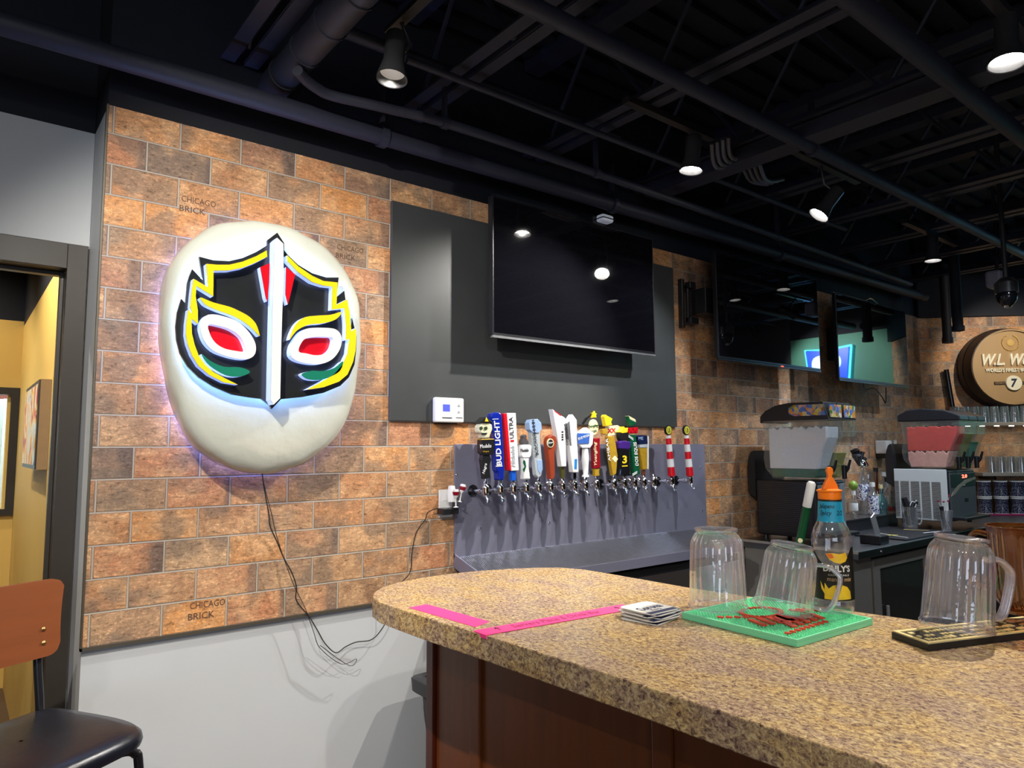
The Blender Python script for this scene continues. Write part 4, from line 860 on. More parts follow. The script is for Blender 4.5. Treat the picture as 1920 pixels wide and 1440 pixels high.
def rslab(x, y, w_, h_, r=0):
    c = Vector((x, y, 0)); q = [Matrix.Rotation(r, 2) @ Vector(v) for v in ((-w_/2, -h_/2), (w_/2, -h_/2), (w_/2, h_/2), (-w_/2, h_/2))]
    prism(e, [(c.x+v.x, c.y+v.y) for v in q], lambda a, b: Vector((a, b, TOPZ+.0175)), lambda a, b: Vector((a, b, TOPZ+.0143)))
for k in range(4): rslab(1.405+.026*k, .905-.004*k, .013, .055, -.4)
for k in range(5): rslab(1.445+.029*k, .855, .014, .050, -.5)
for k in range(9): rslab(1.375+.019*k, .815+.0*k, .007, .013, .3)
for k in range(7): rslab(1.385+.015*k, .985-.012*k, .008, .014, .3)
for k in range(3): rslab(1.575+.018*k, .905-.006*k, .009, .04, .2)
for k in range(24):
    a = 2*math.pi*k/24; rslab(1.50+.055*math.cos(a), .955+.040*math.sin(a), .010, .008, a)
lathe(e, [(.001, TOPZ+.0143), (.030, TOPZ+.0143), (.028, TOPZ+.0175), (.001, TOPZ+.0175)], c=(1.485, .885, 0), seg=20)
obj('raised_lettering', e, REDR, m_)
# ------------------------------------------------------------------ black rail mat
BM = mat('black_rubber_mat', (.012, .012, .014), .45); CRMR = mat('cream_mat_print', rgb(226, 204, 140), .5)
m_ = thing('bar_mat', 'black rubber rail mat with cream border and lettering under the pitchers', 'bar mat', (1.75, .57, TOPZ))
A = Vector((1.514, .601, 0)); ax = Vector((.245, -.089, 0)).normalized(); ay = Vector((.04, .08, 0)).normalized()*.098
def mq(u0, u1, v0, v1): return [tuple((A+ax*u+ay*v)[:2]) for u, v in ((u0, v0), (u1, v0), (u1, v1), (u0, v1))]
obj('base', flat(mq(0, .60, 0, 1), TOPZ+.0005, TOPZ+.0135), BM, m_, bevel=.001)
e = B()
for q in (mq(.003, .597, .02, .11), mq(.003, .597, .89, .98), mq(.003, .012, .11, .89), mq(.588, .597, .11, .89)):
    prism(e, q, lambda a, b: Vector((a, b, TOPZ+.0160)), lambda a, b: Vector((a, b, TOPZ+.0136)))
obj('printed_border', e, CRMR, m_)
for (u, v, s, wd, ht) in ((.02, .50, 'CROWN', .10, .034), (.02, .22, 'ROYAL', .09, .022), (.17, .28, 'CANADIAN WHISKY', .20, .026), (.17, .62, 'DELUXE', .10, .018)):
    text('raised_lettering', 'o'*9 if s == 'x' else s, Vector((*((A+ax*u+ay*v)[:2]), TOPZ+.0136)), ax*wd, ay.normalized()*ht, CRMR, m_, depth=.002, bold=.02) if False else None
e = B()
for r_ in range(3):
    k = 0; u = .022
    while u < .57:
        wd = random.uniform(.005, .013)
        if random.random() < .85: 
            q = mq(u, u+wd, .20+.24*r_, .20+.24*r_+random.uniform(.07, .15)); prism(e, q, lambda a, b: Vector((a, b, TOPZ+.0158)), lambda a, b: Vector((a, b, TOPZ+.0136)))
        u += wd+.004
obj('raised_lettering', e, CRMR, m_)
# ------------------------------------------------------------------ pitchers
CP = clear('clear_pitcher_plastic', tint=(.965, .965, .985), refl=.11, edge=.80, haze=.15, body=(.74, .74, .86))
AMB = clear('amber_pitcher_plastic', tint=(.62, .27, .07), refl=.06, edge=.4, haze=.35, body=(.22, .08, .02))
def pitcher(label, m, upside=True, hz=.184, r0=.067):
    t = thing('pitcher', label, 'pitcher', (0, 0, 0))
    # local: z=0 rim, z=hz base when standing upside down
    pr_ = [(r0, 0), (r0+.001, .004), (r0-.0005, .02), (r0-.002, .08), (r0-.004, .13), (r0-.0055, .152), (r0-.010, .163), (r0-.017, .173), (r0-.020-0, .176)]
    bm = B(); seg = 120; rings = []
    for r, z in pr_:
        ring = []; f = max(0, min(1, z/.03))*(1 if z < .170 else .4)
        for k in range(seg):
            a = 2*math.pi*k/seg; fl = abs(math.sin(a*10)); rr = r*(1-.042*f*(1-fl**.6))
            sp_ = math.exp(-((((a-math.pi+math.pi) % (2*math.pi))-math.pi)/.22)**2) if z < .03 else 0
            rr += .014*sp_*(1-z/.03)
            ring.append(bm.verts.new((rr*math.cos(a), rr*math.sin(a), z)))
        rings.append(ring)
    for a, b in zip(rings, rings[1:]):
        for k in range(seg): bm.faces.new((a[k], a[(k+1) % seg], b[(k+1) % seg], b[k]))
    rb = r0-.020
    lathe(bm, [(rb, .182), (rb+.002, hz), (rb-.003, hz+.001), (rb-.006, .184), (.001-0, .176)], seg=60, closed=False)
    body = obj('body', bm, m, t, smooth=50)
    obj('rim', lathe(B(), [(r0-.002, .0), (r0+.0025, .0), (r0+.0028, .003), (r0-.001, .004)], seg=60, closed=False), m, t, smooth=50)
    obj('base_ring', lathe(B(), [(rb-.002, hz-.004), (rb+.0035, hz-.004), (rb+.0035, hz+.002), (rb-.002, hz+.002)], seg=48, closed=False), m, t, smooth=50)
    hp = smoothpts([(r0-.008, 0, .142), (r0+.018, 0, .144), (r0+.040, 0, .130), (r0+.048, 0, .115), (r0+.045, 0, .075), (r0+.036, 0, .035), (r0+.022, 0, .022), (r0-.002, 0, .026)], 5)
    hb = B(); tube(hb, [(p.x, p.y-.007, p.z) for p in hp], .0052, 8); tube(hb, [(p.x, p.y+.007, p.z) for p in hp], .0052, 8)
    for s in (-1, 0, 1): tube(hb, [(p.x, p.y, p.z) for p in hp], .0065, 8) if s == 0 else None
    obj('handle', hb, m, t, smooth=60)
    return t
def place(t, x, y, z, rz=0, tilt=0, tdir=0):
    mt = Matrix.Translation((x, y, z)) @ Matrix.Rotation(tdir, 4, 'Z') @ Matrix.Rotation(tilt, 4, 'Y') @ Matrix.Rotation(-tdir, 4, 'Z') @ Matrix.Rotation(rz, 4, 'Z')
    t.rotation_euler = mt.to_euler(); t.location = mt.translation
MATZ = TOPZ+.0178
right = math.atan2(-.6225, .7826)   # azimuth of the direction to the right of the view
p1 = pitcher('clear fluted pitcher upside down, left end of the green mat', CP)
place(p1, 1.460, 1.044, MATZ, rz=right+math.radians(70))
p2 = pitcher('clear fluted pitcher leaning upside down in the middle of the green mat', CP)
place(p2, 1.520, .908, MATZ+.0105, rz=right-.45, tilt=math.radians(9), tdir=right-.45); p2.scale = (.93, .93, .80)
p3 = pitcher('big clear pitcher upside down on the black rail mat', CP)
place(p3, 1.664, .603, TOPZ+.0245, rz=right+.1, tilt=math.radians(6), tdir=right-.2)
p4 = pitcher('amber brown pitcher with a pink note at the right edge of the counter', AMB)
q = PX(1940, 1172, Z=1.086)
p4.location = (q.x+.015, q.y+.015, TOPZ+.0165+.207); p4.rotation_euler = (math.pi, 0, right+2.2)
nt_ = B(); n0 = PX(1897, 1102, X=q.x-.075); 
c0 = Vector((q.x+.015, q.y+.015, 0)); 
for k in range(9):
    pass
aN = [math.radians(205)+math.radians(5)*k for k in range(10)]
r_ = .0675; vs = [[nt_.verts.new((c0.x+r_*math.cos(a), c0.y+r_*math.sin(a), z)) for a in aN] for z in (1.165, 1.215)]
vo = [[nt_.verts.new((c0.x+(r_+.0006)*math.cos(a), c0.y+(r_+.0006)*math.sin(a), z)) for a in aN] for z in (1.165, 1.215)]
for k in range(9): nt_.faces.new((vs[0][k], vs[0][k+1], vs[1][k+1], vs[1][k])); nt_.faces.new((vo[0][k], vo[1][k], vo[1][k+1], vo[0][k+1]))
tag(recenter(obj('sticky_note', nt_, PINK)), 'hot pink note stuck on the amber pitcher', 'note')
# ------------------------------------------------------------------ cocktail mix bottle
bt = thing('mixer_bottle', 'clear mixer bottle with orange flip cap, blue tape and black fruit label', 'bottle', (1.622, .842, MATZ))
bc = Vector((1.622, .842, MATZ)); CB = clear('clear_bottle_plastic', tint=(.97, .97, .975), refl=.09, edge=.5, haze=.05)
prof = [(.001, .006), (.034, .002), (.041, .006), (.0435, .02), (.0435, .028), (.0425, .03), (.0435, .034), (.0435, .155), (.0445, .162), (.0435, .175), (.038, .192), (.031, .205), (.027, .213), (.026, .222), (.025, .245), (.0235, .264), (.022, .272)]
obj('body', lathe(B(), prof, c=bc, seg=48, closed=False), CB, bt, smooth=60)
def arc_band(z0f, z1f, r, a0, a1, n, m, name, dep=.0006, parent=bt):
    e = B(); rows = []
    for k in range(n+1):
        a = a0+(a1-a0)*k/n; t_ = k/n; z0 = z0f(t_) if callable(z0f) else z0f; z1 = z1f(t_) if callable(z1f) else z1f
        rr = r if not callable(r) else None
        col = []
        for (z, rad) in ((z0, r), (z1, r), (z1, r+dep), (z0, r+dep)): col.append(e.verts.new((bc.x+rad*math.cos(a), bc.y+rad*math.sin(a), bc.z+z)))
        rows.append(col)
    for p_, q_ in zip(rows, rows[1:]):
        for k in range(4): e.faces.new((p_[k], q_[k], q_[(k+1) % 4], p_[(k+1) % 4]))
    e.faces.new(rows[0]); e.faces.new(rows[-1][::-1])
    return obj(name, e, m, parent, smooth=30)
cd = math.atan2(-bc.y, -bc.x)            # towards the viewer's side of the bar
LAB = mat('black_bottle_label', (.012, .012, .012), .3)
arc_band(.034, lambda t_: .152 if t_ < .18 else (.152-.045*math.sin(min(1, (t_-.18)/.66)*math.pi) if t_ < .84 else .152), .0437, cd+1.75, cd-1.75, 60, LAB, 'black_label')
def onb(u, z, r=.0447):  # u: metres round the bottle, rightward as seen
    a = cd + .15 + u/.0437*-1*-1; return Vector((bc.x+r*math.cos(a), bc.y+r*math.sin(a), bc.z+z))
def btext(s, u0, u1, z0, z1, m, **k):
    """letters wrapped round the bottle"""
    o = text('label_lettering', s, Vector((0, 0, 0)), Vector((1, 0, 0)), Vector((0, 0, 1)), m, None, depth=.0004, **k)
    for v in o.data.vertices:
        u = u0+(u1-u0)*v.co.x; z = z0+(z1-z0)*v.co.z; d = v.co.y
        a = cd+u/.0437; rr = .0446-d; v.co = Vector((bc.x+rr*math.cos(a), bc.y+rr*math.sin(a), z+bc.z))
    me = o.data; me.transform(Matrix.Translation(-bc)); o.parent = bt; W[o.name] = bc; return o
btext('DAILY\'S', -.020, .040, .098, .113, WHITEM, bold=.03); btext('COCKTAILS', -.010, .036, .089, .093, WHITEM); btext('mango mix', -.012, .042, .074, .086, mat('tan_print', rgb(214, 170, 130), .5))
def bpatch(pts, z0, m, name, r=.0447):
    e = B(); e.faces.new([e.verts.new((u, 0, z)) for u, z in pts]); bmesh.ops.triangulate(e, faces=e.faces)
    bmesh.ops.subdivide_edges(e, edges=e.edges, cuts=4, use_grid_fill=True)
    bmesh.ops.solidify(e, geom=e.faces, thickness=.0003)
    for v in e.verts:
        u, d, z = v.co; a = cd+u/.0437; rr = r-abs(d) if abs(d) > 1e-5 else r; v.co = Vector((bc.x+rr*math.cos(a), bc.y+rr*math.sin(a), bc.z+z))
    return obj(name, e, m, bt)
YM = mat('mango_yellow_print', rgb(240, 190, 40), .4, noise=.25, scale=60); OM = mat('mango_orange_print', rgb(226, 110, 40), .4, noise=.3, scale=60)
bpatch([(-.020, .036), (.002, .036), (.024, .037), (.040, .038), (.038, .055), (.030, .065), (.016, .070), (.0, .068), (-.010, .060), (-.018, .072), (-.014, .052)], 0, YM, 'fruit_print')
bpatch([(-.028, .075), (-.020, .058), (-.012, .045), (-.018, .046), (-.026, .058)], 0, YM, 'fruit_print')
bpatch([(-.014, .138), (.0, .140), (.014, .138), (.03, .141), (.034, .130), (.028, .121), (.016, .117), (.004, .119), (-.006, .126)], 0, YM, 'fruit_print')
bpatch([(-.013, .1375), (.0, .1385), (.004, .130), (-.004, .127)], 0, OM, 'fruit_print', r=.0452)
TB = mat('bright_blue_tape', rgb(30, 150, 190), .5, noise=.04)
obj('blue_tape', lathe(B(), [(.0295, .207), (.0278, .218), (.0264, .245), (.0258, .258)], c=bc, seg=40, closed=False), TB, bt, smooth=60)
def ntext(s, u0, u1, z0, z1):
    o = text('handwriting', s, Vector((0, 0, 0)), Vector((1, 0, 0)), Vector((0, 0, 1)), INK, None, depth=.0003, shear=.25)
    for v in o.data.vertices:
        u = u0+(u1-u0)*v.co.x; z = z0+(z1-z0)*v.co.z; rr = .0286-(z-.211)*.04-v.co.y; a = cd+u/.0275; v.co = Vector((bc.x+rr*math.cos(a), bc.y+rr*math.sin(a), z+bc.z))
    o.data.transform(Matrix.Translation(-bc)); o.parent = bt; W[o.name] = bc
ntext('Jalapeno', -.026, .010, .236, .249); ntext('Spicy   2/2', -.024, .030, .220, .234)
ORG = mat('orange_cap_plastic', rgb(250, 128, 20), .35, noise=.03)
cp = obj('cap', lathe(B(), [(.001, .258), (.0245, .258), (.0255, .262), (.0255, .276), (.028, .277), (.0285, .280), (.0245, .281), (.018, .283), (.001, .283)], c=bc, seg=40), ORG, bt, smooth=40)
vr = Vector((.7826, -.6225, 0)); pf = lambda a, b: bc+vr*a+Vector((0, 0, b))
nn = Vector((.6225, .7826, 0))*.006
obj('cap_spout', prism(B(), [(-.018, .281), (.021, .281), (.018, .292), (.012, .303), (.006, .312), (.010, .318), (.009, .330), (.004, .334), (-.002, .333), (-.006, .326), (-.003, .317), (-.003, .309), (-.010, .298)], lambda a, b: pf(a, b)-nn, lambda a, b: pf(a, b)+nn), ORG, cp, bevel=.002)
obj('dark_neck_ring', lathe(B(), [(.0262, .2545), (.0262, .2585)], c=bc, seg=40, closed=False), INK, bt)
# ------------------------------------------------------------------ steel sink behind the counter, with a green and white paddle
a = PX(1470, 1105, Z=.80); b = PX(1512, 1150, Z=.80)
sk_ = thing('bar_sink', 'steel bar sink half hidden behind the leaning pitcher', 'sink', (2.35, 1.25, 0))
e = B(); box(e, 2.05, 2.75, 1.00, 1.04, .70, .82); box(e, 2.05, 2.75, 1.52, 1.56, .70, .82); box(e, 2.05, 2.09, 1.04, 1.52, .70, .82); box(e, 2.71, 2.75, 1.04, 1.52, .70, .82); box(e, 2.09, 2.71, 1.04, 1.52, .60, .62)
obj('basin', e, mat('light_steel', (.6, .61, .63), .35, .6), sk_)
for x in (2.07, 2.73):
    for y in (1.02, 1.54): obj('leg', tube(B(), [(x, y, 0), (x, y, .70)], .015, 10), STEELD, sk_)
a = PX(1497, 1030, X=2.62); b = PX(1522, 903, X=2.60); c_ = a+(a-b)*.8
hv = (a-b).normalized(); L = (a-b).length
t = thing('tap_paddle', 'long dark green handle with a white rounded tip leaning behind the pitchers', 'paddle', c_)
obj('green_shaft', tube(B(), [c_, b+(a-b)*.37], .0155, 14), mat('dark_green_paddle', rgb(12, 84, 46), .3), t, smooth=40)
obj('white_tip', tube(B(), [b+(a-b)*.365, b+(a-b)*.03, b+(a-b)*.005, b], [.0165, .0165, .012, .004], 14), WHITEM, t, smooth=40)
e_ = b+(a-b)*.86; vd = -Vector((e_.x, e_.y, 0)).normalized()
obj('cream_emblem', lathe(B(), [(.001, 0), (.009, 0), (.009, .002), (.001, .002)], c=e_+vd*.0152, seg=16, mtx=Vector((0, 0, 1)).rotation_difference(vd).to_matrix().to_4x4()), CRM, t)
# ------------------------------------------------------------------ waste bin
bn = thing('waste_bin', 'black plastic waste bin between the wall and the bar end', 'bin', (1.705, 2.30, 0))
def rr_ring(bm, h, z, r=.05, cx_=1.705, cy_=2.30):
    q = smooth_loop([(-h+r*.3, -h+r*.3), (-h+r, -h), (h-r, -h), (h-r*.3, -h+r*.3), (h, -h+r), (h, h-r), (h-r*.3, h-r*.3), (h-r, h), (-h+r, h), (-h+r*.3, h-r*.3), (-h, h-r), (-h, -h+r)], 3)
    return [bm.verts.new((cx_+a*1.15, cy_+b*.9, z)) for a, b in q]
def loft(bm, rings, cap0=True):
    for a, b in zip(rings, rings[1:]):
        n = len(a)
        for k in range(n): bm.faces.new((a[k], a[(k+1) % n], b[(k+1) % n], b[k]))
    if cap0: bm.faces.new(rings[0][::-1])
e = B(); loft(e, [rr_ring(e, h, z) for h, z in ((.15, 0), (.185, .50), (.178, .50), (.145, .01))]); obj('bin_body', e, BLKPL, bn, smooth=50)
e = B(); loft(e, [rr_ring(e, h, z) for h, z in ((.187, .525), (.212, .525), (.215, .575), (.205, .580), (.180, .578), (.180, .505), (.186, .505))], False); obj('bin_rim', e, BLKPL, bn, smooth=50)
# ------------------------------------------------------------------ bar chair by the doorway
fx = Vector((.5, -.866, 0)); sx_ = Vector((.866, .5, 0)); cc = Vector((.172, 2.142, 0))
def ch(s, f, z): return cc+sx_*s+fx*f+Vector((0, 0, z))
TUBE = mat('black_chair_tube', (.012, .012, .014), .25)
VIN = mat('black_vinyl', (.007, .008, .014), .28, noise=.1, scale=80, bump=.04)
c_t = thing('bar_chair', 'tall chair with brown plywood back and black vinyl seat by the doorway', 'chair', cc)
sl_ = smooth_loop([(-.21, -.19), (-.12, -.205), (.12, -.205), (.21, -.19), (.225, -.05), (.222, .10), (.19, .185), (.10, .215), (-.10, .215), (-.19, .185), (-.222, .10), (-.225, -.05)], 4)
e = B(); rings = []
for s, z in ((.90, .712), (.985, .715), (1.0, .728), (.985, .742), (.93, .754), (.80, .760), (.5, .763), (.02, .764)):
    rings.append([e.verts.new(ch(a*s, b*s, z)) for a, b in sl_])
loft(e, rings); obj('seat', e, VIN, c_t, smooth=60)
e = B(); rings = []
nb = 18
def bpt(i, z): # curved plate
    u = -.215+.43*i/nb; fl = (z-1.0)*.10; return ch(u*(1+fl), -.185-.10*(z-1.0)-.045*(1-(u/.215)**2), z)
bp_ = smooth_loop([(-.212, .905), (-.13, .888), (.13, .888), (.205, .900), (.222, .93), (.222, 1.06), (.232, 1.092), (.20, 1.100), (-.20, 1.100), (-.232, 1.092), (-.222, 1.06), (-.222, .93)], 1)
cols = []
nx, nz = 60, 8
for th in (0, .011):
    grid = []
    for i in range(nx+1):
        u = -1+2*i/nx; col = []
        for j in range(nz+1):
            v = j/nz; hw_ = .214+.014*v*v; kk = 1-math.sqrt(max(0, 1-(max(0, abs(u)-.86)/.14)**2)); zb_ = .892+.008*abs(u)**3+.030*kk; zt__ = 1.100+.004*abs(u)-.022*kk; zz = zb_+(zt__-zb_)*v
            col.append(e.verts.new(ch(hw_*u, -.178-.10*(zz-1.0)-.040*(1-u*u)-th, zz)))
        grid.append(col)
    cols.append(grid)
g0, g1_ = cols
for i in range(nx):
    for j in range(nz):
        e.faces.new((g0[i][j], g0[i+1][j], g0[i+1][j+1], g0[i][j+1])); e.faces.new((g1_[i][j], g1_[i][j+1], g1_[i+1][j+1], g1_[i+1][j]))
for i in range(nx): e.faces.new((g0[i][0], g1_[i][0], g1_[i+1][0], g0[i+1][0])); e.faces.new((g0[i][nz], g0[i+1][nz], g1_[i+1][nz], g1_[i][nz]))
for j in range(nz): e.faces.new((g0[0][j], g0[0][j+1], g1_[0][j+1], g1_[0][j])); e.faces.new((g0[nx][j], g1_[nx][j], g1_[nx][j+1], g0[nx][j+1]))
obj('backrest', e, PLY, c_t, smooth=50)
for s in (-1, 1):
    for z in (.935, .972):
        p = ch(s*.175, -.178-.1*(z-1)-.04*(1-.66)+.002, z); obj('rivet', lathe(B(), [(.001, .004), (.004, .003), (.0065, 0)], c=p, seg=12, mtx=Vector((0, 0, 1)).rotation_difference(fx).to_matrix().to_4x4(), closed=False), mat('brass_rivet', (.5, .33, .12), .3, 1), c_t, smooth=60)
    obj('rear_leg', tube(B(), smoothpts([ch(s*.175, -.222, .99), ch(s*.175, -.20, .85), ch(s*.18, -.19, .70), ch(s*.20, -.23, .35), ch(s*.215, -.26, .0)], 4), .011, 12), TUBE, c_t, smooth=60)
    obj('front_leg', tube(B(), smoothpts([ch(s*.08, .15, .703), ch(s*.155, .155, .700), ch(s*.188, .162, .685), ch(s*.197, .168, .64), ch(s*.21, .20, .3), ch(s*.22, .22, .0)], 5), .0115, 12), TUBE, c_t, smooth=60)
e = B(); q = [ch(-.208, .19, .25), ch(.208, .19, .25), ch(.208, -.235, .25), ch(-.208, -.235, .25)]; tube(e, q+[q[0]], .009, 8); obj('foot_ring', e, TUBE, c_t, smooth=60)
kids(c_t)
# ------------------------------------------------------------------ plywood chairs in the dining room
def cafe(label, loc, rz):
    t = thing('dining_chair', label, 'chair', (0, 0, 0)); 
    obj('seat', bx(-.20, .20, -.19, .20, .44, .458), PLY, t, bevel=.006)
    e = B(); rows = []
    for i in range(13):
        u = -1+i/6; rows.append([e.verts.new((.19*u, -.20-.05*(1-u*u)-(z-.6)*.25+dy, z)) for z, dy in ((.68, 0), (.80, 0), (.90, 0), (.90, -.012), (.80, -.012), (.68, -.012))])
    for a, b in zip(rows, rows[1:]):
        for k in range(6): e.faces.new((a[k], a[(k+1) % 6], b[(k+1) % 6], b[k]))
    e.faces.new(rows[0]); e.faces.new(rows[-1][::-1]); obj('backrest', e, PLY, t, smooth=40)
    for s in (-1, 1):
        obj('leg', tube(B(), [(s*.17, .17, .44), (s*.19, .20, 0)], .012, 10), TUBE, t); obj('leg', tube(B(), [(s*.17, -.29, .85), (s*.17, -.2, .46), (s*.19, -.26, 0)], .012, 10), TUBE, t)
    t.location = loc; t.rotation_euler = (0, 0, rz); return t
cafe('dark plywood dining chair seen edge-on against the yellow wall', (-.06, 3.62, 0), math.radians(75))
cafe('plywood dining chair farther back below the dining room window', (-.38, 4.5, 0), math.radians(130))
# ------------------------------------------------------------------ back bar counter
BZ = .90
bc_ = thing('back_counter', 'dark steel back counter along the brick wall carrying the drink machines', 'counter', (4.8, 2.2, 0))
cp_ = [(3.87, 1.862), (5.60, 1.862), (6.15, 1.66), (6.85, .95), (7.55, 1.70), (6.69, 2.56), (6.66, 2.585), (3.87, 2.585)]
obj('countertop', prism(B(), cp_, lambda a, b: Vector((a, b, BZ)), lambda a, b: Vector((a, b, BZ-.045))), STEELD, bc_, bevel=.004)
obj('top_edge', bx(3.862, 3.8695, 1.86, 2.585, BZ-.012, BZ+.002), mat('bright_steel_edge', (.55, .53, .50), .35, .6), bc_)
CABG = mat('grey_steel_cabinet', rgb(134, 130, 124), .45, .2, .08)
obj('cabinet_body', bx(3.885, 4.09, 1.90, 2.57, 0, .8545), CABG, bc_, bevel=.002)
obj('cabinet_body', prism(B(), [(4.96, 1.90), (5.6, 1.90), (6.2, 1.70), (6.8, 1.1), (7.4, 1.7), (6.6, 2.55), (4.96, 2.55)], lambda a, b: Vector((a, b, 0)), lambda a, b: Vector((a, b, .8545))), mat('dark_cabinet', rgb(38, 38, 40), .5), bc_)
for x, y in ((1652, 1021), (1876, 989), (1700, 1012)):
    p = PX(x, y, Y=1.861); 
    if x != 1700: obj('edge_stud', lathe(B(), [(.001, .006), (.006, .004), (.007, 0)], c=(p.x, 1.8615, BZ-.02), seg=12, mtx=Matrix.Rotation(math.radians(90), 4, 'X'), closed=False), CHROME, bc_, smooth=60)
cl = thing('undercounter_cooler', 'undercounter cooler with steel framed glass doors below the back counter', 'cooler', (4.53, 2.2, 0))
e = B(); box(e, 4.12, 4.94, 2.54, 2.57, .02, .84); box(e, 4.12, 4.15, 1.93, 2.54, .02, .84); box(e, 4.91, 4.94, 1.93, 2.54, .02, .84); box(e, 4.15, 4.91, 1.93, 2.54, .02, .10); box(e, 4.15, 4.91, 1.93, 2.54, .80, .84)
obj('cooler_body', e, BLKPL, cl)
e = B(); box(e, 4.12, 4.20, 1.90, 1.925, .06, .83); box(e, 4.80, 4.88, 1.90, 1.925, .06, .83); box(e, 4.20, 4.80, 1.90, 1.925, .77, .83); box(e, 4.20, 4.80, 1.90, 1.925, .06, .13)
dr = obj('door_frame', e, CABG, cl, bevel=.002)
obj('door_glass', bx(4.2005, 4.7995, 1.908, 1.914, .1305, .7695), mat('dark_cooler_glass', (.03, .028, .026), .06), cl)
obj('door_handle', bx(4.245, 4.265, 1.885, 1.9, .42, .56), mat('light_steel', (.6, .61, .63), .35, .6), cl, bevel=.004)
